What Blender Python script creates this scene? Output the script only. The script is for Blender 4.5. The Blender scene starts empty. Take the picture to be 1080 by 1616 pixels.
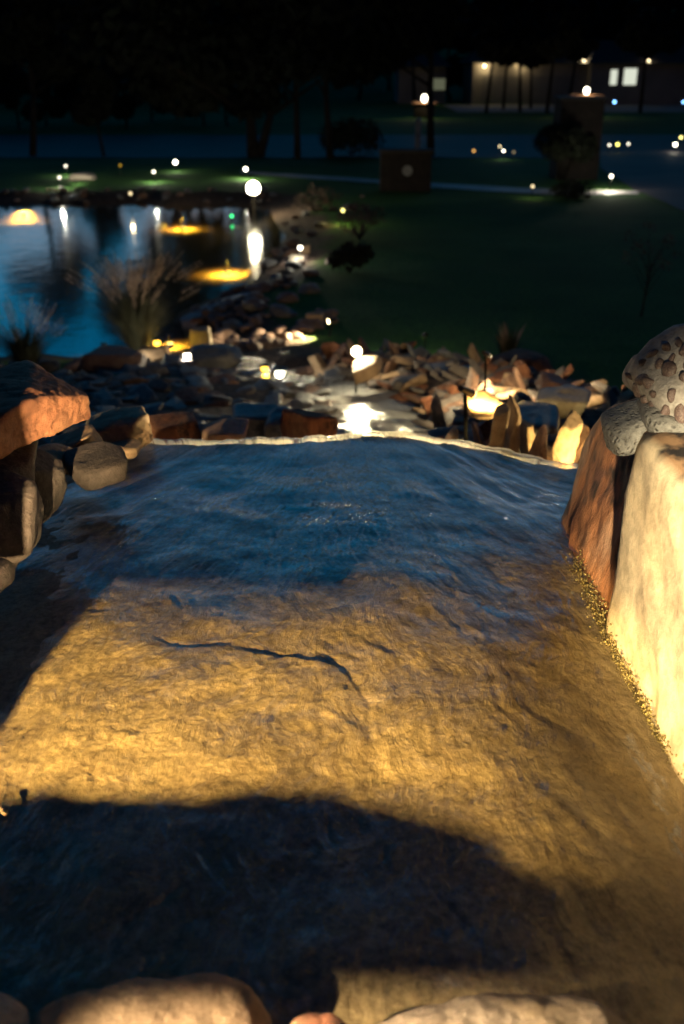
import bpy, bmesh, math, random
import numpy as np
from mathutils import Vector, Matrix, Euler
R = math.radians
rnd = random.Random(7)
scene = bpy.context.scene
COL = scene.collection

# ------------------------------------------------------------------ camera, sky, exposure
HC = 4.2; PITCH = R(24.6); FPX = 1571.0
cam_d = bpy.data.cameras.new('camera'); cam = bpy.data.objects.new('camera', cam_d); COL.objects.link(cam)
cam.location = (0, 0, HC); cam.rotation_euler = (R(90) - PITCH, 0, 0)
cam_d.sensor_fit = 'VERTICAL'; cam_d.sensor_height = 36; cam_d.lens = 35; cam_d.clip_end = 2000; cam_d.clip_start = 0.05
cam_d.dof.use_dof = True; cam_d.dof.focus_distance = 2.25; cam_d.dof.aperture_fstop = 3.2
scene.camera = cam
w = bpy.data.worlds.new('World'); scene.world = w; w.use_nodes = True
nt = w.node_tree; bg = nt.nodes['Background']
sk = nt.nodes.new('ShaderNodeTexSky'); sk.sky_type = 'NISHITA'; sk.sun_disc = False
sk.sun_elevation = R(-4.6); sk.sun_rotation = R(0); sk.altitude = 200; sk.ozone_density = 3.0
hs = nt.nodes.new('ShaderNodeHueSaturation'); hs.inputs['Saturation'].default_value = 1.25
tm = nt.nodes.new('ShaderNodeMix'); tm.data_type = 'RGBA'; tm.blend_type = 'MULTIPLY'; tm.inputs[0].default_value = 1; tm.inputs[7].default_value = (2.1, 1.45, .78, 1)
gc = nt.nodes.new('ShaderNodeTexCoord'); gs = nt.nodes.new('ShaderNodeSeparateXYZ'); gr_ = nt.nodes.new('ShaderNodeValToRGB')
e_ = gr_.color_ramp.elements; e_[0].position = .34; e_[0].color = (1, .355, .155, 1); e_[1].position = .66; e_[1].color = (.56, .19, .072, 1)
t2_ = nt.nodes.new('ShaderNodeMix'); t2_.data_type = 'RGBA'; t2_.blend_type = 'MULTIPLY'; t2_.inputs[0].default_value = 1; t2_.inputs[6].default_value = (5.4, 5.2, 4.7, 1)
nt.links.new(gc.outputs['Generated'], gs.inputs[0]); nt.links.new(gs.outputs['Z'], gr_.inputs[0]); nt.links.new(gr_.outputs[0], t2_.inputs[7]); nt.links.new(t2_.outputs[2], tm.inputs[7])
nt.links.new(sk.outputs[0], hs.inputs['Color']); nt.links.new(hs.outputs[0], tm.inputs[6]); nt.links.new(tm.outputs[2], bg.inputs[0])
bg.inputs[1].default_value = 10.0
scene.view_settings.view_transform = 'Standard'; scene.view_settings.look = 'None'
scene.view_settings.exposure = 0; scene.view_settings.gamma = 1
cy = scene.cycles
cy.use_denoising = True
cy.sample_clamp_indirect = 3; cy.sample_clamp_direct = 0; cy.max_bounces = 6; cy.diffuse_bounces = 2
cy.glossy_bounces = 3; cy.transparent_max_bounces = 8; cy.caustics_reflective = False; cy.caustics_refractive = False

# ------------------------------------------------------------------ projection helpers (1080x1616 photo pixels -> world)
cp, sp_ = math.cos(PITCH), math.sin(PITCH)
def ray(px, py):
    a = (px - 540) / FPX; b = (808 - py) / FPX
    return (a, cp + b * sp_, -sp_ + b * cp)
def onz(px, py, z):
    d = ray(px, py); t = (z - HC) / d[2]
    return Vector((d[0] * t, d[1] * t, z))
def ony(px, py, y):
    d = ray(px, py); t = y / d[1]
    return Vector((d[0] * t, y, HC + d[2] * t))
def depth(p): return p[1] * cp + (HC - p[2]) * sp_

# ------------------------------------------------------------------ numpy noise
def _h(ix, iy, iz, s):
    n = (ix.astype(np.int64) * 374761393 + iy.astype(np.int64) * 668265263 + iz.astype(np.int64) * 2147483647 + s * 974634777) & 0xFFFFFFFF
    n = ((n ^ (n >> 13)) * 1274126177) & 0xFFFFFFFF
    n = (n ^ (n >> 16)) & 0xFFFFFFFF
    n = (n * 2654435761) & 0xFFFFFFFF
    return (n >> 8) / float(1 << 24) * 2 - 1
def vnoise(x, y, z, s=0):
    x, y, z = np.broadcast_arrays(np.asarray(x, float), np.asarray(y, float), np.asarray(z, float))
    ix, iy, iz = np.floor(x), np.floor(y), np.floor(z)
    fx, fy, fz = x - ix, y - iy, z - iz
    ux, uy, uz = [f * f * f * (f * (f * 6 - 15) + 10) for f in (fx, fy, fz)]
    r = 0
    for dx in (0, 1):
        for dy in (0, 1):
            for dz in (0, 1):
                r = r + _h(ix + dx, iy + dy, iz + dz, s) * (ux if dx else 1 - ux) * (uy if dy else 1 - uy) * (uz if dz else 1 - uz)
    return r
def fbm(x, y, z, o=4, s=0, g=0.5):
    a, t, r = 1, 0, 0
    x = np.asarray(x, float); y = np.asarray(y, float)
    for i in range(o):
        r = r + a * vnoise(x + 13.7 * i, y + 5.1 * i, np.asarray(z) * 2 ** i, s + i); t += a; a *= g
        x, y = 2.03 * (.8 * x - .6 * y), 2.03 * (.6 * x + .8 * y)
    return r / t
def afbm(x, y, z, o=4, s=0, g=0.5):
    a, t, r = 1, 0, 0
    for i in range(o):
        r = r + a * vnoise(np.asarray(x) * 2 ** i + 13.7 * i, np.asarray(y) * 1.8 ** i + 5.1 * i, z, s + i); t += a; a *= g
    return r / t
def ridge(x, y, z, o=4, s=0):
    a, t, r = 1, 0, 0
    for i in range(o):
        r = r + a * (1 - 2 * np.abs(vnoise(np.asarray(x) * 2 ** i, np.asarray(y) * 2 ** i, np.asarray(z) * 2 ** i, s + i))); t += a; a *= .5
    return r / t
def sst(a, b, x):
    t = np.clip((np.asarray(x, float) - a) / (b - a), 0, 1); return t * t * (3 - 2 * t)
def pdist(x, y, pts, closed=False):
    d = np.full(np.shape(x), 1e9)
    n = len(pts)
    for i in range(n if closed else n - 1):
        ax, ay = pts[i][:2]; bx, by = pts[(i + 1) % n][:2]
        vx, vy = bx - ax, by - ay; L = vx * vx + vy * vy + 1e-12
        t = np.clip(((x - ax) * vx + (y - ay) * vy) / L, 0, 1)
        d = np.minimum(d, np.hypot(x - ax - t * vx, y - ay - t * vy))
    return d
def inside(x, y, pts):
    c = np.zeros(np.shape(x), bool); n = len(pts)
    for i in range(n):
        ax, ay = pts[i][:2]; bx, by = pts[(i + 1) % n][:2]
        if ay == by: continue
        c ^= ((ay > y) != (by > y)) & (x < (bx - ax) * (y - ay) / (by - ay) + ax)
    return c

# ------------------------------------------------------------------ object helpers
def link(name, me, mat=None, parent=None, loc=None, rot=None):
    o = bpy.data.objects.new(name, me); COL.objects.link(o)
    if mat is not None and not me.materials: me.materials.append(mat)
    if parent is not None: o.parent = parent
    if loc is not None: o.location = loc
    if rot is not None: o.rotation_euler = rot
    return o
def tag(o, label=None, cat=None, group=None, kind=None):
    if label: o['label'] = label
    if cat: o['category'] = cat
    if group: o['group'] = group
    if kind: o['kind'] = kind
    return o
def empty(name, loc, label, cat, group=None, rz=0):
    o = bpy.data.objects.new(name, None); COL.objects.link(o); o.location = loc; o.rotation_euler = (0, 0, rz)
    o.empty_display_size = .1
    return tag(o, label, cat, group)
def copy_tree(o, parent=None):
    c = o.copy(); COL.objects.link(c); c.parent = parent
    for ch in list(o.children): copy_tree(ch, c)
    return c
def mesh_np(name, V, F, smooth=True):
    me = bpy.data.meshes.new(name); me.from_pydata(np.asarray(V).tolist(), [], np.asarray(F).tolist() if not isinstance(F, list) else F); me.update()
    if smooth: me.polygons.foreach_set('use_smooth', [True] * len(me.polygons))
    return me
def grid_mesh(name, X, Y, Z, keep=None):
    ny, nx = X.shape
    V = np.stack([X, Y, Z], -1).reshape(-1, 3)
    i = np.arange(ny * nx).reshape(ny, nx)
    F = np.stack([i[:-1, :-1], i[:-1, 1:], i[1:, 1:], i[1:, :-1]], -1).reshape(-1, 4)
    if keep is not None:
        k = (keep[:-1, :-1] | keep[:-1, 1:] | keep[1:, 1:] | keep[1:, :-1]).reshape(-1); F = F[k]
        used = np.unique(F); m = np.zeros(len(V), int); m[used] = np.arange(len(used)); F = m[F]; V = V[used]
        return mesh_np(name, V, F), used
    return mesh_np(name, V, F)
class MB:
    def __init__(s): s.bm = bmesh.new()
    def box(s, c, size, rz=0, bev=0, rx=0, ry=0):
        r = bmesh.ops.create_cube(s.bm, size=1)
        M = Matrix.Translation(c) @ Euler((rx, ry, rz)).to_matrix().to_4x4() @ Matrix.Diagonal((*size, 1))
        bmesh.ops.transform(s.bm, matrix=M, verts=r['verts'])
        if bev:
            es = list({e for v in r['verts'] for e in v.link_edges})
            bmesh.ops.bevel(s.bm, geom=es, offset=bev, segments=2, affect='EDGES', profile=.5)
        return s
    def cyl(s, a, b, r1, r2=None, n=12):
        a, b = Vector(a), Vector(b); d = b - a
        q = d.to_track_quat('Z', 'Y').to_matrix().to_4x4()
        M = Matrix.Translation((a + b) / 2) @ q
        bmesh.ops.create_cone(s.bm, cap_ends=True, segments=n, radius1=r1, radius2=r1 if r2 is None else r2, depth=d.length, matrix=M)
        return s
    def ball(s, c, r, sc=(1, 1, 1), n=2):
        bmesh.ops.create_icosphere(s.bm, subdivisions=n, radius=r, matrix=Matrix.Translation(c) @ Matrix.Diagonal((*sc, 1)))
        return s
    def build(s, name, mat, parent=None, smooth=False):
        me = bpy.data.meshes.new(name); s.bm.to_mesh(me); s.bm.free()
        if smooth: me.polygons.foreach_set('use_smooth', [True] * len(me.polygons))
        return link(name, me, mat, parent)

# ------------------------------------------------------------------ materials
def newmat(name):
    m = bpy.data.materials.new(name); m.use_nodes = True
    n = m.node_tree.nodes; l = m.node_tree.links
    return m, n, l, n['Principled BSDF'], n['Material Output']
def ramp_node(n, stops):
    r = n.new('ShaderNodeValToRGB'); e = r.color_ramp.elements
    while len(e) < len(stops): e.new(.5)
    for i, (p, c) in enumerate(stops): e[i].position = p; e[i].color = (*c, 1) if len(c) == 3 else c
    return r
def rockmat(name, cols, scale=6, rough=.85, bump=.6, bdist=.01, dark=None, darkamt=.5, wet=0, stretch=(1, 1, 1), fine=40, pits=0):
    """cols: list of colours blended by noise; dark: stain colour in patches of its own shape"""
    m, n, l, b, out = newmat(name)
    tc = n.new('ShaderNodeTexCoord'); mp = n.new('ShaderNodeMapping'); mp.inputs['Scale'].default_value = stretch
    l.new(tc.outputs['Object'], mp.inputs[0])
    oi = n.new('ShaderNodeObjectInfo'); mul = n.new('ShaderNodeMath'); mul.operation = 'MULTIPLY'; mul.inputs[1].default_value = 37
    l.new(oi.outputs['Random'], mul.inputs[0])
    n1 = n.new('ShaderNodeTexNoise'); n1.noise_dimensions = '4D'; n1.inputs['Scale'].default_value = scale; n1.inputs['Detail'].default_value = 7; n1.inputs['Roughness'].default_value = .62
    l.new(mp.outputs[0], n1.inputs['Vector']); l.new(mul.outputs[0], n1.inputs['W'])
    k = len(cols); cr = ramp_node(n, [(.3 + .4 * i / (k - 1), c) for i, c in enumerate(cols)])
    l.new(n1.outputs['Fac'], cr.inputs[0]); colout = cr.outputs[0]
    n2 = n.new('ShaderNodeTexNoise'); n2.inputs['Scale'].default_value = fine; n2.inputs['Detail'].default_value = 6; n2.inputs['Roughness'].default_value = .7
    l.new(mp.outputs[0], n2.inputs['Vector'])
    mm = n.new('ShaderNodeMix'); mm.data_type = 'RGBA'; mm.blend_type = 'MULTIPLY'; mm.inputs[0].default_value = .55
    sr = ramp_node(n, [(.35, (.45, .43, .4)), (.6, (1.1, 1.1, 1.1))]); l.new(n2.outputs['Fac'], sr.inputs[0])
    l.new(colout, mm.inputs[6]); l.new(sr.outputs[0], mm.inputs[7]); colout = mm.outputs[2]
    hv = n.new('ShaderNodeMix'); hv.data_type = 'RGBA'; hv.blend_type = 'MULTIPLY'; hv.inputs[0].default_value = 1
    mr = n.new('ShaderNodeMapRange'); mr.inputs[3].default_value = .7; mr.inputs[4].default_value = 1.2; l.new(oi.outputs['Random'], mr.inputs[0])
    l.new(colout, hv.inputs[6]); l.new(mr.outputs[0], hv.inputs[7]); colout = hv.outputs[2]
    if dark:
        n3 = n.new('ShaderNodeTexNoise'); n3.inputs['Scale'].default_value = scale * .8; n3.inputs['Detail'].default_value = 9; n3.inputs['Roughness'].default_value = .7
        l.new(mp.outputs[0], n3.inputs['Vector'])
        dr = ramp_node(n, [(darkamt, (0, 0, 0)), (darkamt + .07, (1, 1, 1))]); l.new(n3.outputs['Fac'], dr.inputs[0])
        dm = n.new('ShaderNodeMix'); dm.data_type = 'RGBA'; l.new(dr.outputs[0], dm.inputs[0]); l.new(colout, dm.inputs[6]); dm.inputs[7].default_value = (*dark, 1); colout = dm.outputs[2]
    l.new(colout, b.inputs['Base Color'])
    b.inputs['Roughness'].default_value = rough
    if wet: b.inputs['Coat Weight'].default_value = wet; b.inputs['Coat Roughness'].default_value = .25
    ad = n.new('ShaderNodeMath'); ad.operation = 'MULTIPLY_ADD'; ad.inputs[1].default_value = 2.0
    l.new(n1.outputs['Fac'], ad.inputs[0]); l.new(n2.outputs['Fac'], ad.inputs[2])
    src = ad.outputs[0]
    if pits:
        v = n.new('ShaderNodeTexVoronoi'); v.inputs['Scale'].default_value = pits; l.new(mp.outputs[0], v.inputs['Vector'])
        vr = n.new('ShaderNodeMapRange'); vr.inputs[2].default_value = .45; vr.inputs[3].default_value = -1.2; vr.inputs[4].default_value = 0; l.new(v.outputs['Distance'], vr.inputs[0])
        a2 = n.new('ShaderNodeMath'); l.new(src, a2.inputs[0]); l.new(vr.outputs[0], a2.inputs[1]); src = a2.outputs[0]
    bp = n.new('ShaderNodeBump'); bp.inputs['Strength'].default_value = bump; bp.inputs['Distance'].default_value = bdist
    l.new(src, bp.inputs['Height']); l.new(bp.outputs[0], b.inputs['Normal'])
    return m
def plain(name, col, rough=.7, metal=0, noise=0, scale=8):
    m, n, l, b, out = newmat(name)
    b.inputs['Roughness'].default_value = rough; b.inputs['Metallic'].default_value = metal
    tc = n.new('ShaderNodeTexCoord'); t = n.new('ShaderNodeTexNoise'); t.inputs['Scale'].default_value = scale; t.inputs['Detail'].default_value = 5
    l.new(tc.outputs['Object'], t.inputs['Vector'])
    a = noise or .15
    r = ramp_node(n, [(.3, tuple(c * (1 - a) for c in col)), (.7, tuple(min(1, c * (1 + a)) for c in col))])
    l.new(t.outputs['Fac'], r.inputs[0]); l.new(r.outputs[0], b.inputs['Base Color'])
    return m
def emit(name, col, s):
    m, n, l, b, out = newmat(name)
    e = n.new('ShaderNodeEmission'); e.inputs[0].default_value = (*col, 1); e.inputs[1].default_value = s
    l.new(e.outputs[0], out.inputs[0]); n.remove(b); return m

M = {}
M['sandstone'] = rockmat('red_sandstone', [(.20, .075, .04), (.36, .15, .075), (.50, .26, .14)], 5, bump=.7, bdist=.009, fine=55, pits=0)
M['redrock'] = rockmat('rust_red_rock', [(.09, .035, .025), (.26, .09, .04), (.46, .26, .14)], 6, stretch=(1.2, 1.2, .6), bump=.8, bdist=.012, dark=(.02, .014, .012), darkamt=.58, fine=45)
M['redrock_big'] = rockmat('banded_red_rock', [(.20, .07, .03), (.40, .16, .06), (.46, .33, .22)], 4, stretch=(1, 1, .45), bump=.8, bdist=.01, fine=45)
M['tan'] = rockmat('tan_rock', [(.30, .19, .11), (.45, .30, .18), (.55, .40, .26)], 5, bump=.7, bdist=.01, fine=50)
M['tanbrown'] = rockmat('speckled_tan_rock', [(.20, .14, .10), (.32, .24, .17), (.42, .33, .24)], 7, bump=.7, bdist=.01, fine=60)
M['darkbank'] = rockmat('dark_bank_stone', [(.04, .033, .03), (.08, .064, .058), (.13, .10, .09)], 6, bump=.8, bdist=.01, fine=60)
M['grey'] = rockmat('grey_rock', [(.10, .085, .08), (.17, .145, .135), (.25, .21, .19)], 4, bump=.6, bdist=.008, fine=60)
M['slate'] = rockmat('dark_wet_rock', [(.08, .08, .09), (.16, .155, .16), (.25, .23, .22)], 5, rough=.6, bump=.8, bdist=.02, wet=.15, fine=30)
M['brown'] = rockmat('brown_rock', [(.12, .06, .04), (.24, .13, .085), (.33, .21, .14)], 5, rough=.7, bump=.7, bdist=.02, fine=30)
M['cream'] = rockmat('cream_boulder', [(.50, .36, .20), (.62, .48, .29), (.68, .55, .36)], 3, bump=.45, bdist=.006, fine=35)
def add_crust(m, c1, c2):
    n = m.node_tree.nodes; l = m.node_tree.links; b = n['Principled BSDF']; src = b.inputs['Base Color'].links[0].from_socket
    a = n.new('ShaderNodeAttribute'); a.attribute_name = 'crust'; t = n.new('ShaderNodeTexNoise'); t.inputs['Scale'].default_value = 22; t.inputs['Detail'].default_value = 8
    tc = n.new('ShaderNodeTexCoord'); l.new(tc.outputs['Object'], t.inputs['Vector']); r = ramp_node(n, [(.42, c1), (.6, c2)]); l.new(t.outputs['Fac'], r.inputs[0])
    x = n.new('ShaderNodeMix'); x.data_type = 'RGBA'; l.new(a.outputs['Fac'], x.inputs[0]); l.new(src, x.inputs[6]); l.new(r.outputs[0], x.inputs[7]); l.new(x.outputs[2], b.inputs['Base Color'])
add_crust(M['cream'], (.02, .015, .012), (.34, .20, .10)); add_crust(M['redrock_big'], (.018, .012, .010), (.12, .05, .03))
M['lichen'] = rockmat('pitted_grey_rock', [(.13, .13, .125), (.22, .215, .195), (.30, .285, .25)], 14, bump=.9, bdist=.008, dark=(.07, .07, .065), darkamt=.60, fine=70, pits=90)
M['matrix'] = rockmat('conglomerate_matrix', [(.22, .20, .18), (.36, .33, .29), (.46, .43, .38)], 18, bump=.8, bdist=.006, fine=90)
M['pebble'] = rockmat('embedded_pebble', [(.04, .025, .022), (.11, .07, .06), (.22, .18, .145)], 6, rough=.6, bump=.25, bdist=.003, fine=60)
M['cobble'] = rockmat('shore_cobble', [(.10, .07, .06), (.20, .13, .11), (.32, .24, .20)], 5, rough=.6, bump=.5, bdist=.015, fine=25)
M['whiterock'] = rockmat('pale_limestone', [(.42, .36, .28), (.55, .48, .38), (.65, .58, .48)], 5, bump=.6, bdist=.012, fine=30)
M['algae'] = rockmat('golden_algae', [(.05, .045, .01), (.18, .13, .03), (.30, .23, .06)], 30, rough=.6, bump=1, bdist=.006, fine=120, wet=.5)
M['metal'] = plain('dark_bronze_metal', (.03, .027, .024), .45, .7)
M['bark'] = plain('tree_bark', (.022, .016, .012), .95, noise=.5, scale=3)
M['leaf'] = plain('tree_foliage', (.008, .011, .006), .9, noise=.5, scale=.6)
M['shrubleaf'] = plain('shrub_foliage', (.018, .024, .012), .9, noise=.5, scale=2)
M['grassblade'] = plain('ornamental_grass_blade', (.045, .045, .022), .8, noise=.4, scale=3)
M['plume'] = plain('grass_plume', (.36, .26, .20), .9, noise=.4, scale=3)
M['wall'] = plain('house_plaster', (.42, .37, .30), .9, noise=.15, scale=.6)
M['roof'] = plain('roof_shingle', (.05, .045, .045), .9, noise=.3)
M['trim'] = plain('window_trim', (.3, .28, .25), .7)
M['concrete'] = plain('pale_concrete', (.34, .32, .29), .85, noise=.2, scale=1.2)
M['drytwig'] = plain('dry_shrub', (.10, .07, .055), .9, noise=.5, scale=3)
M['brick'] = rockmat('dark_stone_veneer', [(.012, .010, .009), (.025, .018, .016), (.045, .03, .025)], 3, bump=.8, bdist=.03, fine=12)
M['cap'] = plain('salmon_stone_cap', (.45, .25, .16), .8)
M['plaque'] = plain('pale_round_plaque', (.32, .32, .34), .5)
def asphalt(name, c, rough):
    m = plain(name, c, rough, noise=.25, scale=.7)
    m.node_tree.nodes['Principled BSDF'].inputs['Specular IOR Level'].default_value = .3
    return m
M['road'] = asphalt('asphalt', (.06, .045, .048), .75)
M['path'] = plain('footpath_paving', (.30, .28, .27), .6, noise=.2, scale=1.5)

# ------------------------------------------------------------------ heights
PONDZ = -.25
pond = [onz(*p, PONDZ) for p in [(-500, 330), (-160, 323), (0, 322), (120, 321), (225, 319), (262, 326), (330, 322), (418, 322), (436, 335), (444, 352), (460, 372), (440, 402), (424, 432), (396, 456), (338, 474), (296, 492), (286, 508), (308, 518), (324, 546), (270, 563), (190, 556), (130, 562), (60, 560), (0, 566), (-250, 575), (-900, 560), (-1300, 400)]]
pond = [(p.x, p.y) for p in pond]
chan = [(.15, 3.4), (.2, 4.6), (.25, 6.0), (.32, 7.2), (.35, 8.4), (.05, 9.8), (-.6, 11.2), (-1.2, 12.6), (-1.7, 14.2), (-2.0, 15.2)]
RY = np.array([-30, -6, -3, 3.1, 3.6, 4.5, 6, 8, 10, 12, 13.5, 15.5, 18, 60.])
RZ = np.array([0, 0, 2.75, 2.75, 2.35, 2.18, 1.88, 1.48, 1.08, .62, .34, .08, 0, 0.])
COVES = [tuple(onz(266, 532, PONDZ)[:2]), tuple(onz(168, 544, PONDZ)[:2])]
def ground_z(x, y, detail=True):
    x = np.asarray(x, float); y = np.asarray(y, float)
    z = np.interp(y, RY, RZ)
    wr = np.interp(y, [0, 4, 8, 10, 12, 14], [3.2, 2.3, 2.0, 1.5, .9, .3])
    wl = np.interp(y, [0, 4, 8, 12, 15], [3.4, 2.6, 2.6, 2.4, 1.2])
    z = z * (1 - sst(0, 3.2, x - wr)) * (1 - sst(0, 3.4, -x - wl))
    # right bank of the cascade is a little higher than the channel
    cx = np.interp(y, [c[1] for c in chan], [c[0] for c in chan])
    inb = sst(3.6, 4.5, y) * (1 - sst(12, 15, y))
    z = z + .22 * sst(.25, .8, x - cx) * inb * (1 - sst(2.4, 3.4, x - cx)) - .07 * np.exp(-((x - cx) / .35) ** 2) * sst(3.4, 4.2, y) * (1 - sst(16, 18, y))
    # far rise
    z = z + sst(115, 260, np.hypot(x, y)) * 26
    if detail:
        z = z + .03 * fbm(x * .7, y * .7, 0, 4, 3) * sst(13, 17, np.hypot(x, y)) * (1 - sst(60, 100, y)) + .03 * fbm(x * 2.5, y * 2.5, 0, 3, 5) * (1 - sst(14, 18, np.hypot(x, y)))
    d = pdist(x, y, pond, True); ins = inside(x, y, pond)
    z = np.where(ins, np.minimum(z, PONDZ + .02 - .50 * sst(0, .9, d)) , np.where(d < 2.5, PONDZ + .02 + (z - PONDZ - .02) * sst(-.15, 1.3, d), z))
    for cx_, cy0 in COVES: z = z - (z - (PONDZ - .22)) * np.exp(-(np.hypot(x - cx_, y - cy0) / .8) ** 6)
    return z

CRACK = [onz(*p, 3.1) for p in [(238, 1008), (290, 1020), (350, 1024), (420, 1032), (480, 1042), (530, 1056), (560, 1085), (575, 1112), (566, 1150), (572, 1175)]]
CRACK2 = [onz(*p, 3.1) for p in [(205, 1440), (260, 1380), (330, 1310), (380, 1306), (440, 1326), (520, 1345)]]
CRACK3 = [onz(*p, 3.1) for p in [(560, 1310), (660, 1320), (700, 1420), (770, 1540)]]
CRACK = [(p.x, p.y) for p in CRACK]; CRACK2 = [(p.x, p.y) for p in CRACK2]; CRACK3 = [(p.x, p.y) for p in CRACK3]
FX, FY = -.02, 3.9
def lip_y(x): return 3.2 + .03 * np.sin(np.asarray(x) * 5) - .16 * sst(.35, .9, x) + .05 * fbm(np.asarray(x) * 3, 0, 0, 3, 11)
def slab_z(x, y, detail=2):
    x = np.asarray(x, float); y = np.asarray(y, float)
    th = np.arctan2(x - FX, FY - y); r = np.hypot(x - FX, FY - y)
    z = 3.10 - .10 * sst(1.75, 3.3, y)
    z = z - .10 * sst(.15, .85, x) * (1 - sst(1.3, 2.3, y)) - .05 * sst(.25, .7, x) * sst(2.0, 3, y) - .03 * sst(-.35, -1.0, x)
    if detail:
        z = z + .018 * fbm(x * 2.0, y * 2.0, 0, 3, 21) + .006 * fbm(x * 6, y * 6, 1, 3, 22)
        z = z + .005 * afbm(th * 9, r * 1.2, 3, 3, 23) * (1 + 2.0 * sst(0, .5, x))
        z = z + .007 * sst(-.1, .5, x) * (1 - sst(1.7, 2.6, y)) * ridge(th * 5.5 + .8 * fbm(x * 3, y * 3, 0, 2, 9), r * .7, 5, 2, 24)
    if detail > 1:
        wx = x + .03 * fbm(x * 9, y * 9, 0, 3, 61); wy = y + .03 * fbm(x * 9, y * 9, 5, 3, 62)
        d = pdist(wx, wy, CRACK); brk = .5 + .5 * fbm(x * 12, y * 12, 4, 2, 63); z = z - .007 * np.exp(-(d / .006) ** 2) * (brk + .0) * .55
        # the near side of the crack stands a few millimetres proud
        cy_ = np.interp(wx, [c[0] for c in CRACK[:7]], [c[1] for c in CRACK[:7]])
        z = z + .0045 * sst(0, .02, cy_ - wy) * (1 - sst(.05, .45, cy_ - wy)) * sst(-.42, -.3, x) * (1 - sst(-.02, .04, x))
        d = pdist(wx, wy, CRACK2); z = z - .005 * np.exp(-(d / .007) ** 2) * brk
        d = pdist(wx, wy, CRACK3); z = z - .006 * np.exp(-(d / .008) ** 2) * brk
        z = z + .0024 * fbm(x * 34, y * 30, 2, 4, 25, .65) + .0036 * afbm(th * 44 + 2.5 * fbm(x * 5, y * 5, 3, 3, 28), r * 3.2 + .6 * fbm(x * 7, y * 7, 3, 2, 38), 7, 4, 26, .62) + .0030 * ridge(th * 22 + fbm(x * 5, y * 5, 3, 2, 29), r * 1.8, 4, 4, 27)
    return z

# ------------------------------------------------------------------ setting: ground sheet
def axis(fine_lo, fine_hi, step, lo, hi):
    a = list(np.arange(fine_lo, fine_hi + 1e-6, step)); s = step
    v = fine_hi
    while v < hi: s *= 1.12; v += s; a.append(v)
    s = step; v = fine_lo
    while v > lo: s *= 1.12; v -= s; a.insert(0, v)
    return np.array(a)
gx = axis(-9, 6, .12, -420, 420); gy = axis(-1.5, 20, .12, -60, 700)
# extra rows over the far pond shore
gy = np.unique(np.concatenate([gy, np.arange(20, 46, .3)])); gy = gy[np.concatenate([[True], np.diff(gy) > .05])]
X, Y = np.meshgrid(gx, gy)
Z = ground_z(X, Y)
me = grid_mesh('ground', X, Y, Z)
# soil / gravel mask: a property of the ground itself (where there is no turf)
dpond = pdist(X, Y, pond, True); dch = pdist(X, Y, chan)
soil = np.maximum((1 - sst(.9, 1.5, dpond + .3 * fbm(X * 1.5, Y * 1.5, 0, 2, 8))) * (Y > 13), 1 - sst(1.3, 2.0, dch + .3 * fbm(X * 1.5, Y * 1.5, 1, 2, 8)))
soil = np.maximum(soil, (np.interp(Y, RY, RZ) > .9) & (np.abs(X) < 4.5))
soil = np.where(inside(X, Y, pond), 1.0, soil)
at = me.attributes.new('soil', 'FLOAT', 'POINT'); at.data.foreach_set('value', soil.reshape(-1).astype(np.float32))
m, n, l, b, out = newmat('ground_mat')
tc = n.new('ShaderNodeTexCoord')
t1 = n.new('ShaderNodeTexNoise'); t1.inputs['Scale'].default_value = .35; t1.inputs['Detail'].default_value = 6; l.new(tc.outputs['Object'], t1.inputs['Vector'])
t2 = n.new('ShaderNodeTexNoise'); t2.inputs['Scale'].default_value = 14; t2.inputs['Detail'].default_value = 5; l.new(tc.outputs['Object'], t2.inputs['Vector'])
g = ramp_node(n, [(.3, (.035, .11, .02)), (.55, (.055, .15, .03)), (.75, (.08, .18, .045))]); l.new(t1.outputs['Fac'], g.inputs[0])
s = ramp_node(n, [(.3, (.035, .025, .02)), (.6, (.10, .07, .055)), (.75, (.16, .12, .10))]); l.new(t2.outputs['Fac'], s.inputs[0])
g2 = n.new('ShaderNodeMix'); g2.data_type = 'RGBA'; g2.blend_type = 'MULTIPLY'; g2.inputs[0].default_value = .7
gr = ramp_node(n, [(.3, (.4, .4, .4)), (.65, (1.2, 1.2, 1.1))]); l.new(t2.outputs['Fac'], gr.inputs[0]); l.new(g.outputs[0], g2.inputs[6]); l.new(gr.outputs[0], g2.inputs[7])
a = n.new('ShaderNodeAttribute'); a.attribute_name = 'soil'
mx = n.new('ShaderNodeMix'); mx.data_type = 'RGBA'; l.new(a.outputs['Fac'], mx.inputs[0]); l.new(g2.outputs[2], mx.inputs[6]); l.new(s.outputs[0], mx.inputs[7])
l.new(mx.outputs[2], b.inputs['Base Color']); b.inputs['Roughness'].default_value = .95; b.inputs['Specular IOR Level'].default_value = .15
bp = n.new('ShaderNodeBump'); bp.inputs['Strength'].default_value = .8; bp.inputs['Distance'].default_value = .05; l.new(t2.outputs['Fac'], bp.inputs['Height']); l.new(bp.outputs[0], b.inputs['Normal'])
tag(link('ground', me, m), kind='structure')

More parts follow.
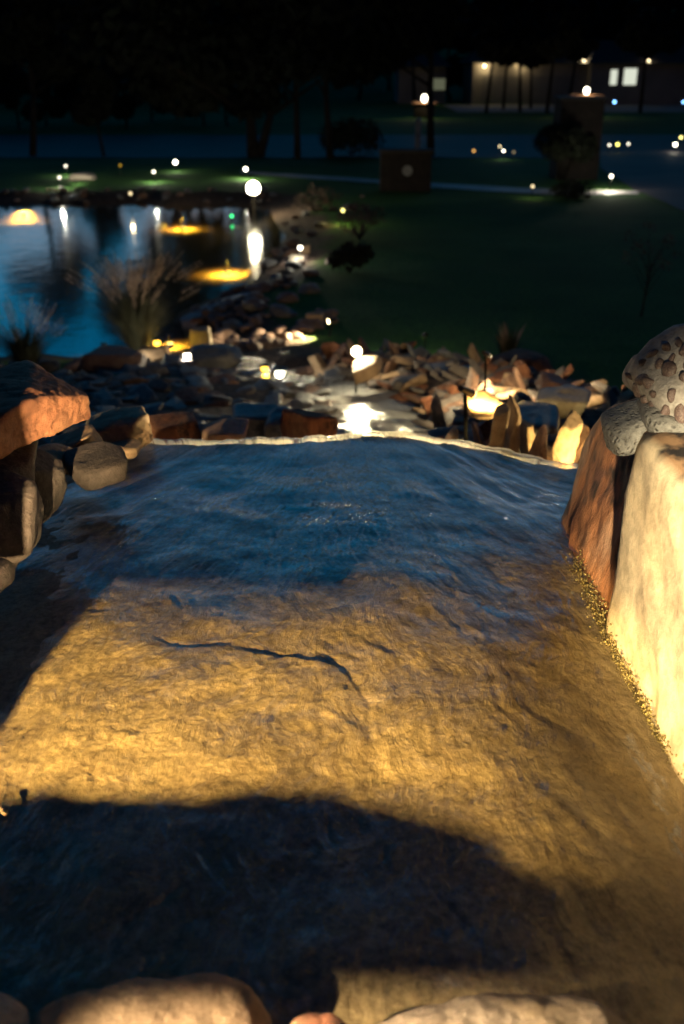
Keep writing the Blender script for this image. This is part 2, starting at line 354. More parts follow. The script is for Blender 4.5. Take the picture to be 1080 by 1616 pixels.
# ------------------------------------------------------------------ setting: water
def warp(n, l, tc, vec, amt):
    w_ = n.new('ShaderNodeTexNoise'); w_.inputs['Scale'].default_value = 5; w_.inputs['Detail'].default_value = 3; l.new(tc.outputs['Object'], w_.inputs['Vector'])
    sb = n.new('ShaderNodeVectorMath'); sb.operation = 'SUBTRACT'; sb.inputs[1].default_value = (.5, .5, .5); l.new(w_.outputs['Color'], sb.inputs[0])
    sc = n.new('ShaderNodeVectorMath'); sc.operation = 'MULTIPLY'; sc.inputs[1].default_value = (amt, amt * .5, 0); l.new(sb.outputs[0], sc.inputs[0])
    ad = n.new('ShaderNodeVectorMath'); ad.operation = 'ADD'; l.new(vec, ad.inputs[0]); l.new(sc.outputs[0], ad.inputs[1]); return ad.outputs[0]
def watermat(name, tint, rough, scale, stretch, dist, f0=.022, fp=5, foam=0, uv=False, strength=1, gmul=1, smoothf=False):
    m, n, l, b, out = newmat(name); n.remove(b)
    tc = n.new('ShaderNodeTexCoord'); mp = n.new('ShaderNodeMapping'); mp.inputs['Scale'].default_value = stretch
    l.new(tc.outputs['UV' if uv else 'Object'], mp.inputs[0])
    vec = mp.outputs[0]
    if uv: vec = warp(n, l, tc, vec, 1.6)
    t = n.new('ShaderNodeTexNoise'); t.inputs['Scale'].default_value = scale; t.inputs['Detail'].default_value = 4; t.inputs['Roughness'].default_value = .55; l.new(vec, t.inputs['Vector'])
    bp = n.new('ShaderNodeBump'); bp.inputs['Strength'].default_value = strength; bp.inputs['Distance'].default_value = dist; l.new(t.outputs['Fac'], bp.inputs['Height'])
    lw = n.new('ShaderNodeLayerWeight'); lw.inputs[0].default_value = .5
    if not smoothf: l.new(bp.outputs[0], lw.inputs['Normal'])
    pw = n.new('ShaderNodeMath'); pw.operation = 'POWER'; pw.inputs[1].default_value = fp; l.new(lw.outputs['Facing'], pw.inputs[0])
    fr = n.new('ShaderNodeMath'); fr.operation = 'MULTIPLY_ADD'; fr.inputs[1].default_value = .98; fr.inputs[2].default_value = f0; l.new(pw.outputs[0], fr.inputs[0])
    tr = n.new('ShaderNodeBsdfTransparent'); tr.inputs[0].default_value = (*tint, 1)
    gl = n.new('ShaderNodeBsdfGlossy'); gl.inputs['Roughness'].default_value = rough; gl.inputs[0].default_value = (gmul, gmul, gmul, 1); l.new(bp.outputs[0], gl.inputs['Normal'])
    mix = n.new('ShaderNodeMixShader'); l.new(fr.outputs[0], mix.inputs[0]); l.new(tr.outputs[0], mix.inputs[1]); l.new(gl.outputs[0], mix.inputs[2])
    o = mix.outputs[0]
    if foam:
        df = n.new('ShaderNodeBsdfDiffuse'); df.inputs[0].default_value = (.75, .74, .70, 1); l.new(bp.outputs[0], df.inputs['Normal'])
        t3 = n.new('ShaderNodeTexNoise'); t3.inputs['Scale'].default_value = scale * .8; t3.inputs['Detail'].default_value = 6; t3.inputs['Roughness'].default_value = .7; l.new(mp.outputs[0], t3.inputs['Vector'])
        at = n.new('ShaderNodeAttribute'); at.attribute_name = 'foam'
        fr2 = ramp_node(n, [(.42, (0, 0, 0)), (.62, (1, 1, 1))]); ad = n.new('ShaderNodeMath'); ad.operation = 'MULTIPLY_ADD'; ad.inputs[1].default_value = foam
        l.new(at.outputs['Fac'], ad.inputs[0]); sb = n.new('ShaderNodeMath'); sb.operation = 'SUBTRACT'; sb.inputs[1].default_value = foam * .5
        l.new(t3.outputs['Fac'], ad.inputs[2]); l.new(ad.outputs[0], sb.inputs[0]); l.new(sb.outputs[0], fr2.inputs[0])
        fm = n.new('ShaderNodeMath'); fm.operation = 'MULTIPLY'; fm.inputs[1].default_value = .6; l.new(fr2.outputs[0], fm.inputs[0])
        tl = n.new('ShaderNodeBsdfTranslucent'); tl.inputs[0].default_value = (.8, .78, .7, 1); m4 = n.new('ShaderNodeMixShader'); m4.inputs[0].default_value = .45; l.new(df.outputs[0], m4.inputs[1]); l.new(tl.outputs[0], m4.inputs[2])
        m3 = n.new('ShaderNodeMixShader'); l.new(fm.outputs[0], m3.inputs[0]); l.new(o, m3.inputs[1]); l.new(m4.outputs[0], m3.inputs[2]); o = m3.outputs[0]
    l.new(o, out.inputs[0]); return m
wx = np.arange(-34, 4, .25); wy = np.arange(12, 38, .25); WX, WY = np.meshgrid(wx, wy)
keep = (inside(WX, WY, pond)) | (pdist(WX, WY, pond, True) < .5)
me, used = grid_mesh('pond_water', WX, WY, np.full(WX.shape, PONDZ - .02), keep)
M['pond'] = watermat('pond_water', (.62, .60, .42), .10, 2.2, (1, 1, 1), .03, strength=.3, fp=3.9)
tag(link('pond_water', me, M['pond']), kind='structure')

# stream running down the cascade to the pond
S = []; T = []
cpts = [Vector((c[0], c[1])) for c in chan]
for i in range(len(cpts) - 1):
    for k in range(14): S.append(cpts[i].lerp(cpts[i + 1], k / 14))
S.append(cpts[-1]); S = [sum((S[min(max(i + j, 0), len(S) - 1)] for j in range(-7, 8)), Vector((0, 0))) / 15 for i in range(len(S))]
rows = []; foam = []
us = np.linspace(-1, 1, 25)
for i, p in enumerate(S):
    d = (S[min(i + 1, len(S) - 1)] - S[max(i - 1, 0)]).normalized(); nn = Vector((d.y, -d.x))
    wid = .42 + .12 * math.sin(i * .35) + (.5 if p.y > 10.5 else 0) * min(1, (p.y - 10.5) / 3 if p.y > 10.5 else 0)
    pts = [(p.x + nn.x * u * wid, p.y + nn.y * u * wid) for u in us]
    zc = float(ground_z(p.x, p.y, False)); step = .05 * math.floor(i / 6)
    for (a, b_) in pts:
        rows.append((a, b_, max(zc + .055 + .03 * float(vnoise(a * 5, b_ * 3, 0, 31)) + .02 * float(vnoise(i * .5, a * 2, 0, 33)), PONDZ - .012)))
        foam.append(float(1 - sst(9.0, 12.5, p.y)))
V = np.array(rows); i = np.arange(len(V)).reshape(len(S), 25)
F = np.stack([i[:-1, :-1], i[:-1, 1:], i[1:, 1:], i[1:, :-1]], -1).reshape(-1, 4)
me = mesh_np('stream_water', V, F); at = me.attributes.new('foam', 'FLOAT', 'POINT'); at.data.foreach_set('value', np.array(foam, np.float32))
M['stream'] = watermat('stream_water', (.7, .68, .6), .12, 9, (1.4, .6, 1), .03, foam=.35)
tag(link('stream_water', me, M['stream']), kind='structure')

# ------------------------------------------------------------------ near slab and the film of water on it
nx, ny = 640, 760
sx = np.linspace(-1.55, 1.25, nx); v = np.linspace(0, 1, ny)
X = np.repeat(sx[None, :], ny, 0); ly = lip_y(X)
Y = .15 + (ly - .15) * (v[:, None] ** .92)
Z = slab_z(X, Y)
# rounded lip and face of the fall
fold = 26; Xf, Yf, Zf = [X], [Y], [Z]
zl = Z[-1]
for k in range(1, fold + 1):
    t = k / fold; a = min(t * 3, 1) * math.pi / 2
    yy = ly[-1] + .022 * math.sin(a) + .05 * max(0, t - .33); zz = zl - .022 * (1 - math.cos(a)) - max(0, t - .33) * .62
    Xf.append(X[-1:]); Yf.append((yy + .012 * fbm(sx * 9, t * 4, 0, 3, 41) * min(1, t * 2))[None]); Zf.append(zz[None])
X = np.concatenate(Xf); Y = np.concatenate(Yf); Z = np.concatenate(Zf)
def uvset(me, X, Y):
    V = np.empty(len(me.vertices) * 3, np.float32); me.vertices.foreach_get('co', V); V = V.reshape(-1, 3)
    th = np.arctan2(V[:, 0] - FX, FY - V[:, 1]); r = np.hypot(V[:, 0] - FX, FY - V[:, 1])
    uvl = me.uv_layers.new(name='flow'); li = np.empty(len(me.loops), np.int32); me.loops.foreach_get('vertex_index', li)
    uvl.data.foreach_set('uv', np.stack([th[li], r[li]], -1).reshape(-1).astype(np.float32))
me = grid_mesh('stone_slab', X, Y, Z); uvset(me, X, Y)
m, n, l, b, out = newmat('slab_stone')
tc = n.new('ShaderNodeTexCoord')
mpu = n.new('ShaderNodeMapping'); mpu.inputs['Scale'].default_value = (34, 3.2, 1); l.new(tc.outputs['UV'], mpu.inputs[0])
t1 = n.new('ShaderNodeTexNoise'); t1.inputs['Scale'].default_value = 2.2; t1.inputs['Detail'].default_value = 8; t1.inputs['Roughness'].default_value = .65; l.new(tc.outputs['Object'], t1.inputs['Vector'])
t2 = n.new('ShaderNodeTexNoise'); t2.inputs['Scale'].default_value = 2; t2.inputs['Detail'].default_value = 7; t2.inputs['Roughness'].default_value = .7; l.new(warp(n, l, tc, mpu.outputs[0], 2.4), t2.inputs['Vector'])
t3 = n.new('ShaderNodeTexNoise'); t3.inputs['Scale'].default_value = 70; t3.inputs['Detail'].default_value = 6; t3.inputs['Roughness'].default_value = .7; l.new(tc.outputs['Object'], t3.inputs['Vector'])
c1 = ramp_node(n, [(.3, (.15, .11, .062)), (.5, (.28, .21, .115)), (.68, (.41, .31, .17))]); l.new(t1.outputs['Fac'], c1.inputs[0])
c2 = ramp_node(n, [(.32, (.42, .36, .30)), (.5, (.9, .9, .9)), (.7, (1.25, 1.22, 1.1))]); l.new(t2.outputs['Fac'], c2.inputs[0])
c3 = ramp_node(n, [(.35, (.5, .47, .4)), (.6, (1.15, 1.15, 1.15))]); l.new(t3.outputs['Fac'], c3.inputs[0])
x1 = n.new('ShaderNodeMix'); x1.data_type = 'RGBA'; x1.blend_type = 'MULTIPLY'; x1.inputs[0].default_value = .65; l.new(c1.outputs[0], x1.inputs[6]); l.new(c2.outputs[0], x1.inputs[7])
x2 = n.new('ShaderNodeMix'); x2.data_type = 'RGBA'; x2.blend_type = 'MULTIPLY'; x2.inputs[0].default_value = .85; l.new(x1.outputs[2], x2.inputs[6]); l.new(c3.outputs[0], x2.inputs[7])
l.new(x2.outputs[2], b.inputs['Base Color']); b.inputs['Roughness'].default_value = .6; b.inputs['Specular IOR Level'].default_value = .3
h = n.new('ShaderNodeMath'); h.operation = 'MULTIPLY_ADD'; h.inputs[1].default_value = .6; l.new(t3.outputs['Fac'], h.inputs[0]); l.new(t2.outputs['Fac'], h.inputs[2])
bp = n.new('ShaderNodeBump'); bp.inputs['Strength'].default_value = .8; bp.inputs['Distance'].default_value = .008; l.new(h.outputs[0], bp.inputs['Height']); l.new(bp.outputs[0], b.inputs['Normal'])
slab = link('stone_slab', me, m)
tag(slab, 'broad flat golden brown stone ledge under running water, cracked across its middle', 'stone ledge')

nx, ny = 300, 420
sx = np.linspace(-1.2, 1.0, nx); v = np.linspace(0, 1, ny)
X = np.repeat(sx[None, :], ny, 0); ly = lip_y(X)
Y = .3 + (ly + .004 - .3) * (v[:, None])
th = np.arctan2(X - FX, FY - Y); r = np.hypot(X - FX, FY - Y)
Zw = slab_z(X, Y, 1) + .0115 + .0042 * afbm(th * 20, r * 1.7, 0, 3, 51) + .0035 * fbm(X * 6, Y * 6, 0, 3, 52) \
    + .004 * sst(.1, .5, X) * ridge(th * 16 + .5 * fbm(X * 5, Y * 5, 0, 2, 54), r * 2.0, 0, 3, 53) - .022 * sst(-.55, -.95, X + .25 * fbm(X * 3, Y * 3, 0, 3, 55))
Zw = Zw + (.005 + .010 * fbm(X * 16, Y * 4, 0, 3, 59)) * np.exp(-((ly - Y) / .035) ** 2)
Xf, Yf, Zf = [X], [Y], [Zw]
for k in range(1, 22):
    t = k / 21; a = min(t * 3, 1) * math.pi / 2
    Xf.append(X[-1:]); Yf.append((ly[-1] + .004 + .034 * math.sin(a) + .07 * max(0, t - .33) + .008 * fbm(sx * 14, t * 2, 0, 3, 56))[None]); Zf.append((Zw[-1] - .03 * (1 - math.cos(a)) - max(0, t - .33) * .55)[None])
X = np.concatenate(Xf); Y = np.concatenate(Yf); Z = np.concatenate(Zf)
me = grid_mesh('flowing_water', X, Y, Z); uvset(me, X, Y)
V = np.empty(len(me.vertices) * 3, np.float32); me.vertices.foreach_get('co', V); V = V.reshape(-1, 3)
fo = -.75 + 1.8 * sst(-.04, .008, V[:, 1] - lip_y(V[:, 0]) + .055 * fbm(V[:, 0] * 6, V[:, 1] * 4, 0, 2, 58) + .03 * fbm(V[:, 0] * 26, V[:, 1] * 20, 0, 3, 57)) + 1.0 * np.exp(-((V[:, 0] - .535) / .03) ** 2) * (V[:, 1] < 2.0) * (fbm(V[:, 0] * 18, V[:, 1] * 7, 0, 3, 56) > .02) + .25 * sst(.2, .7, V[:, 0]) * (1 - sst(2.1, 2.6, V[:, 1])) 
at = me.attributes.new('foam', 'FLOAT', 'POINT'); at.data.foreach_set('value', fo.astype(np.float32))
M['film'] = watermat('flowing_water', (.97, .95, .88), .20, 3.0, (30, 3.5, 1), .012, f0=.06, fp=3.4, foam=.26, uv=True, strength=1.1, smoothf=True)
tag(link('flowing_water', me, M['film']), kind='structure')

# ------------------------------------------------------------------ rocks
_ico = {}
def ico(k):
    if k not in _ico:
        bm = bmesh.new(); bmesh.ops.create_icosphere(bm, subdivisions=k, radius=1)
        V = np.array([v.co[:] for v in bm.verts]); F = np.array([[v.index for v in f.verts] for f in bm.faces]); bm.free()
        _ico[k] = (V, F)
    return _ico[k]
def hull_rock(seed, half, k=4, p=16, nplanes=10, cut=(.64, .96), box=True, disp=.06, dscale=2.5, fine=.022, strata=0, planes=None, tilt=.12):
    """a weathered block: soft intersection of cutting planes, then worn by noise. half = half sizes in metres"""
    r_ = np.random.RandomState(seed); V, F = ico(k)
    N, D = [], []
    if box:
        for ax in range(3):
            for s in (-1, 1):
                v = np.zeros(3); v[ax] = s; v += r_.normal(0, tilt, 3); v /= np.linalg.norm(v); N.append(v); D.append(r_.uniform(.82, 1))
    for _ in range(nplanes):
        v = r_.normal(0, 1, 3); v /= np.linalg.norm(v); N.append(v); D.append(r_.uniform(*cut) * (1.25 if box else 1))
    if planes:
        for pv, pd in planes: pv = np.array(pv, float); N.append(pv / np.linalg.norm(pv)); D.append(pd)
    N = np.array(N); D = np.array(D)
    q = np.clip(V @ N.T, 0, None) / D
    rr = np.minimum(((q ** p).sum(1) + 1e-12) ** (-1 / p), 1.8 if box else 1.12)
    P = V * rr[:, None] * np.array(half)
    s = max(half); o = seed * 3.17
    Q = P / s
    P = P + V * (s * disp * fbm(Q[:, 0] * dscale + o, Q[:, 1] * dscale, Q[:, 2] * dscale, 4, seed % 97))[:, None]
    P = P + V * (s * fine * fbm(Q[:, 0] * 11 + o, Q[:, 1] * 11, Q[:, 2] * 11, 4, (seed + 5) % 97, .6))[:, None]
    if strata: P = P + V * (s * strata * vnoise(Q[:, 0] * 1.5 + o, Q[:, 1] * 1.5, Q[:, 2] * 14, seed % 97))[:, None]
    return P, F
def rock(name, label, cat, px, py, y, wpx, hpx, dep, mat, seed, rot=(0, 0, 0), group=None, z=None, **kw):
    """px,py = centre in the photo, y = metres ahead; wpx,hpx = outline size in photo pixels at that distance"""
    c = onz(px, py, z) if z is not None else ony(px, py, y)
    s = depth(c) / FPX
    P, F = hull_rock(seed, (wpx * s / 2, dep / 2, hpx * s / 2), **kw)
    me = mesh_np(name, P, F)
    o = link(name, me, M[mat] if isinstance(mat, str) else mat, None, c, tuple(R(a) for a in rot))
    return tag(o, label, cat, group)

# left bank beside the slab
rock('sandstone_block', 'large rusty sandstone block with crumbled lit face, overhanging the left bank', 'rock', -12, 645, 2.25, 230, 92, .5, 'sandstone', 3, (-3, 2, -14), k=6, p=26, nplanes=7, disp=.05, fine=.028, strata=.007)
rock('bank_stone', 'shaded dark stone directly beneath the large sandstone block', 'rock', -5, 722, 2.25, 140, 80, .45, 'darkbank', 4, (0, 5, 10), k=5, disp=.05)
rock('bank_stone', 'orange-tan squarish stone by the left end of the lip', 'rock', 188, 684, 3.12, 104, 64, .22, 'tan', 11, (0, -8, 12), k=5, p=22, nplanes=6, fine=.02)
rock('bank_stone', 'small tan stone wedged between the lit pinkish stone and lip', 'rock', 192, 708, 3.0, 62, 22, .15, 'tan', 12, (0, -4, 5), k=4)
rock('bank_stone', 'pinkish lit stone between the sandstone block and the dark flat stone', 'rock', 122, 706, 2.78, 78, 50, .2, 'tan', 13, (0, -20, 14), k=5, p=22)
rock('bank_stone', 'dark smooth flat-topped stone nearest the waterline on the left bank', 'rock', 152, 738, 2.55, 96, 44, .20, 'darkbank', 14, (0, -14, 18), k=5, p=14, disp=.03)
rock('bank_stone', 'small yellow-lit stone peeking out below the sandstone block', 'rock', 78, 727, 2.6, 62, 40, .16, 'tan', 15, (0, 18, 0), k=4, p=14)
rock('bank_stone', 'upright dark faceted stone between the grey boulder and flat dark stone', 'rock', 62, 768, 2.3, 78, 90, .2, 'darkbank', 16, (0, 14, -8), k=5, p=20)
rock('bank_stone', 'big rounded grey boulder at the left edge of the water', 'rock', 12, 815, 2.02, 112, 140, .28, 'darkbank', 17, (0, 6, 10), k=5, p=10, disp=.04)
rock('bank_stone', 'low dark stone sunk at the left waterline below the grey boulder', 'rock', -30, 905, 1.85, 90, 60, .25, 'darkbank', 18, (0, 0, 0), k=4, p=12)
rock('stream_stone', 'pale flat stone lit directly under the bright white light', 'rock', 580, 580, 9.3, 56, 26, .5, 'tan', 27, (0, -24, 0), k=4, p=20)
# rocks just over the lip
rock('cascade_stone', 'reddish angular stone just past the lip, near the orange-tan stone', 'rock', 272, 684, 3.9, 86, 62, .25, 'redrock', 21, (0, -10, 20), k=4, p=20)
rock('cascade_stone', 'rounded brown stone past the lip, right of the reddish angular one', 'rock', 350, 690, 3.8, 76, 50, .25, 'brown', 22, (0, 5, 5), k=4)
rock('cascade_stone', 'dark humped wet stone left of the stream pool', 'rock', 408, 668, 4.6, 90, 52, .4, 'slate', 23, (0, 5, 5), k=4, p=10)
rock('cascade_stone', 'boxy maroon stone with bright orange right side, at the lip centre', 'rock', 492, 676, 4.1, 64, 56, .22, 'redrock', 24, (0, 4, 38), k=4, p=26, nplanes=4)
rock('cascade_stone', 'low dark stone between the humped and the boxy maroon stone', 'rock', 448, 672, 4.35, 60, 44, .3, 'slate', 25, (0, 0, 0), k=4)

# right bank: cream boulder, red boulder, lichen stone, conglomerate
def wrock(name, label, cat, c, half, mat, seed, rot=(0, 0, 0), **kw):
    P, F = hull_rock(seed, half, **kw); return tag(link(name, mesh_np(name, P, F), M[mat], None, c, tuple(R(a) for a in rot)), label, cat)
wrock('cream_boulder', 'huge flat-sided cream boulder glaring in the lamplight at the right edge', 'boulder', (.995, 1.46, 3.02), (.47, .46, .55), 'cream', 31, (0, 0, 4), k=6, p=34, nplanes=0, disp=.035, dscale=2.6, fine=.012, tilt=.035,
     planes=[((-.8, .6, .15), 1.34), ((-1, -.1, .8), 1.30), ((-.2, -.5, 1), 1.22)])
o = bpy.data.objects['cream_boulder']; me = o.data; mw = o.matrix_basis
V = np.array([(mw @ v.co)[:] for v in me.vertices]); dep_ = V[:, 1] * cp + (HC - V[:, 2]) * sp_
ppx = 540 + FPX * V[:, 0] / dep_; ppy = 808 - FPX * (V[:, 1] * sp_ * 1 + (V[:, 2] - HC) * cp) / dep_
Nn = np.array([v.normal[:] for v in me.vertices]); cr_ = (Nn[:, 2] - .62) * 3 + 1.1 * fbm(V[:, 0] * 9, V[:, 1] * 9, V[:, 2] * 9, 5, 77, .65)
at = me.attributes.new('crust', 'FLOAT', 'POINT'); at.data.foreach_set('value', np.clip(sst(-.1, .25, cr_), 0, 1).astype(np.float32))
wrock('red_boulder', 'tall rust-red boulder standing behind the cream boulder', 'boulder', (.84, 2.16, 3.08), (.27, .40, .50), 'redrock_big', 32, (0, 9, 6), k=6, p=18, nplanes=5, disp=.045, dscale=2.4, fine=.02, tilt=.08,
     planes=[((-.8, -.1, .75), 1.18), ((-.9, .5, .0), 1.22), ((-.3, .5, 1), 1.15)])
me = bpy.data.objects['red_boulder'].data; V = np.array([v.co[:] for v in me.vertices])
cr_ = V[:, 2] * 3.2 - (V[:, 1] + .1) * 2.2 - .35 + 1.5 * fbm(V[:, 0] * 8, V[:, 1] * 8, V[:, 2] * 8, 5, 78, .65)
at = me.attributes.new('crust', 'FLOAT', 'POINT'); at.data.foreach_set('value', np.clip(sst(-.1, .35, cr_), 0, 1).astype(np.float32))
rock('pitted_stone', 'small pitted grey-white stone wedged between red and cream boulders', 'rock', 996, 684, 1.92, 98, 72, .14, 'lichen', 33, (0, -16, 10), k=5, p=8, nplanes=5, disp=.05, fine=.02)
rock('green_grey_stone', 'greenish grey stone tucked behind the pebble-studded rock', 'rock', 1030, 592, 2.12, 90, 74, .16, 'grey', 34, (0, -25, 0), k=4, p=10)
cg = empty('conglomerate_rock', (0, 0, 0), 'rough rock studded with purple-brown pebbles on top of the right boulders', 'rock')
c = ony(1106, 610, 1.95); s = depth(c) / FPX; cg.location = c
hw = (200 * s / 2, .13, 178 * s / 2)
P, F = hull_rock(35, hw, k=5, p=9, nplanes=12, disp=.05, fine=.02, box=False, cut=(.85, 1))
link('rock_matrix', mesh_np('rock_matrix', P, F), M['matrix'], cg)
lipP, lipF = hull_rock(36, (hw[0] * .98, .13, hw[2] * .42), k=4, p=8, nplanes=6, disp=.05)
link('smooth_rim', mesh_np('smooth_rim', lipP, lipF), M['lichen'], cg, (-.03, -.035, -hw[2] * .70), (0, R(24), 0))
pm = []
for i in range(5):
    P2, F2 = hull_rock(400 + i, (1, .8, .85), k=3, p=5, nplanes=14, box=False, disp=.04, cut=(.86, 1)); pm.append(mesh_np('pebble', P2, F2)); pm[-1].materials.append(M['pebble'])
Pn = P / np.linalg.norm(P, axis=1)[:, None]; pts = []
rs = np.random.RandomState(5)
for i in rs.permutation(len(P)):
    if Pn[i, 1] > .1 or Pn[i, 0] > .75 or P[i, 2] < -hw[2] * .45: continue
    rad = rs.choice((.012, .015, .018, .021)) * rs.uniform(.85, 1.1)
    if all(np.linalg.norm(P[i] - q) > (rad + r2) * .88 for q, r2 in pts): pts.append((P[i], rad))
    if len(pts) >= 95: break
for q, rad in pts:
    o = link('pebble', pm[rs.randint(5)], None, cg, tuple(q * .985), tuple(rs.uniform(-3, 3, 3))); f = rs.uniform(.75, 1.1); o.scale = (rad * 1.2, rad * f * .8, rad * .9)
# foreground rocks along the bottom of the frame
rock('foreground_rock', 'broad pale rounded rock with a rust spot, at the bottom left', 'rock', 236, 1735, .80, 500, 300, .24, 'tan', 41, (8, 0, 4), k=6, p=3.4, nplanes=3, disp=.07, dscale=2, fine=.010)
rock('foreground_rock', 'low grey-brown speckled rock at the bottom right', 'rock', 775, 1692, .80, 520, 240, .22, 'tanbrown', 42, (8, 0, -3), k=6, p=2.8, nplanes=3, disp=.08, dscale=2, fine=.016)
rock('foreground_rock', 'small reddish stone in the gap between the two bottom rocks', 'rock', 508, 1650, .80, 130, 84, .10, 'redrock', 43, (0, 0, 0), k=5, p=3)

rock('foreground_rock', 'pale rock continuing the bottom row to the left, outside the frame', 'rock', -210, 1700, .80, 460, 290, .24, 'tan', 44, (6, 0, -4), k=5, p=3.4, nplanes=3, disp=.07, dscale=2)
# rocks below the frame and to the left: added out of view to throw the shadows on the slab
def worldrock(name, label, c, half, mat, seed, rot=(0, 0, 0), **kw):
    P, F = hull_rock(seed, half, **kw); return tag(link(name, mesh_np(name, P, F), M[mat], None, c, tuple(R(a) for a in rot)), label, 'rock')
LK = Vector((-1.0, -1.0, 3.78)); prof = []
for px, py in [(-900, 1150), (-400, 1210), (-150, 1235), (0, 1240), (200, 1238), (400, 1235), (560, 1248), (620, 1262), (700, 1290), (780, 1322), (870, 1370), (950, 1420), (1020, 1475), (1080, 1540)]:
    S_ = onz(px, py, 3.09); t = (.42 - LK.y) / (S_.y - LK.y); q = LK.lerp(S_, t); prof.append((q.x, q.z))
xs = np.linspace(prof[0][0], prof[-1][0], 90); an = np.linspace(0, math.pi, 22)
XX, AA = np.meshgrid(xs, an); top = np.interp(XX, [p_[0] for p_ in prof], [p_[1] for p_ in prof])
env = np.clip((prof[-1][0] + .02 - XX) / .06, 0, 1) ** .5
YY = .42 - .17 * np.cos(AA) + .01 * fbm(XX * 9, AA * 2, 0, 3, 71); ZZ = 2.95 + (top - 2.95) * (np.sin(AA) ** .6) * env + .008 * fbm(XX * 14, AA * 3, 0, 3, 72)
tag(link('added_shadow_ridge', grid_mesh('added_shadow_ridge', XX, YY, ZZ), M['brown']), 'long low brown ridge added to shadow the near slab, outside the frame', 'rock')  # unseen ridge, its crest traced back from the wanted shadow edge
worldrock('added_shadow_rock', 'brown rock on the left bank, outside the frame', (-.92, .88, 3.18), (.165, .22, .34), 'brown', 52, k=5, p=10, nplanes=4, cut=(.85, 1))  # unseen blocker, sized for the shadow along the slab's left side

# ------------------------------------------------------------------ cascade rubble (copies of a few prototypes)
protos = {}
def proto(style, i):
    k = (style, i)
    if k not in protos:
        if style == 'flat': P, F = hull_rock(600 + i, (1, .72, .24), k=4, p=40, nplanes=9, cut=(.6, .95), disp=.05, fine=.04)
        elif style == 'block': P, F = hull_rock(630 + i, (1, .75, .6), k=4, p=40, nplanes=10, cut=(.6, .95), disp=.05, fine=.04)
        else: P, F = hull_rock(660 + i, (1, .8, .7), k=3, p=7, nplanes=8, disp=.06, box=False)
        protos[k] = mesh_np(style + '_stone', P, F)
    return protos[k]
matcache = {}
def mrock(name, style, i, mat):
    k = (style, i, mat)
    if k not in matcache: me = proto(style, i).copy(); me.materials.append(M[mat]); matcache[k] = me
    return matcache[k]
WORD = {'slate': 'dark bluish', 'grey': 'grey', 'brown': 'brown', 'tan': 'tan', 'redrock': 'rust-red', 'cobble': 'pinkish brown'}
SHAPE = {'flat': 'flat', 'block': 'blocky', 'round': 'rounded'}
def scat(name, label, cat, group, c, size, style, mat, rot):
    if group:
        big = 'larger' if max(size) > (.14 if cat == 'rock' else .16) else 'small'
        zone = '' if cat != 'rock' else (', close behind the lip' if c[1] < 6.2 else ', midway down the cascade' if c[1] < 9 else ', low on the cascade')
        label = f"{big} {WORD[mat]} {SHAPE[style]} {label}{zone}"
    o = link(name, mrock(name, style, rnd.randrange(7), mat), None, None, c, rot); o.scale = size
    return tag(o, label, cat, group)
G_R = 'rubble stones heaped along the right bank of the cascade'
L_R = 'rubble stone on the right bank'
def gz(x, y): return float(ground_z(x, y))
for k in range(230):
    y = 4.4 + 7.6 * (k + rnd.random()) / 230
    cx = float(np.interp(y, [c[1] for c in chan], [c[0] for c in chan]))
    x = cx + .36 + rnd.random() ** 1.2 * (1.75 - .05 * y)
    s = rnd.uniform(.07, .14) * (1 + .03 * y)
    up = rnd.random() < .28
    rot = (rnd.uniform(-.3, .3), rnd.uniform(.7, 1.35) * rnd.choice((-1, 1)) if up else rnd.uniform(-.45, .45), rnd.uniform(-.7, .7))
    scat('rubble_slab', L_R, 'rock', G_R, (x, y, gz(x, y) + s * (.35 if up else .16)), (s * 1.15, s * rnd.uniform(.6, 1), s * rnd.uniform(.5, .85)), rnd.choice(('flat', 'flat', 'flat', 'block')), rnd.choice(('brown', 'tan', 'slate', 'grey', 'brown', 'redrock', 'grey')), rot)
# upright slabs lit from below, right behind the lip
for k, (px, h, t, mt) in enumerate([(702, 70, 24, 'tan'), (735, 62, -22, 'tan'), (760, 70, -18, 'brown'), (785, 96, 8, 'tan'), (808, 92, 4, 'tan'), (832, 70, -6, 'tan'), (852, 62, 10, 'brown'), (895, 72, 6, 'tan'), (675, 56, -30, 'brown'), (660, 44, 28, 'redrock')]):
    lab = ['leaning tan slab left of the upright slabs', 'slanting pale slab among the stones behind the lip', 'brown slab leaning against the tallest upright slab', 'tallest upright golden slab behind the lip', 'tall golden slab right of the tallest one', 'shorter golden slab in the row of upright slabs', 'narrow brown upright slab in the row', 'broad upright tan slab closest to the red boulder', 'tilted brown slab beside the bright stream', 'small reddish slab leaning by the bright stream'][k]
    p = ony(px, 740 - h / 2 + (8 if px < 740 else 0), 3.75 + .12 * (k % 3)); s = depth(p) / FPX
    o = scat('upright_slab', lab, 'rock', None, p, (h * s * .62, .09, h * s * (.5 if px != 895 else 1.0)), 'flat', mt, (rnd.uniform(-.1, .1), R(90 + t), rnd.uniform(-.4, .4)))
for px, py, y, wp, hp, mt, lab in [(770, 548 + 92, 4.6, 70, 18, 'tan', 'flat pale slab laid across the top of the upright slabs'), (845, 662, 4.3, 84, 24, 'slate', 'dark flat slab above the narrow upright slabs'), (885, 636, 5.2, 84, 36, 'slate', 'dark boulder at the right end of the rubble heap'), (875, 612, 5.6, 48, 28, 'brown', 'brown pointed stone on top of the dark boulder')]:
    rock('heap_stone', lab, 'rock', px, py, y, wp, hp, .35, mt, px + py, (0, rnd.uniform(-10, 10), rnd.uniform(-20, 20)), k=4)
G_L = 'wet stones lying across the left side of the cascade'
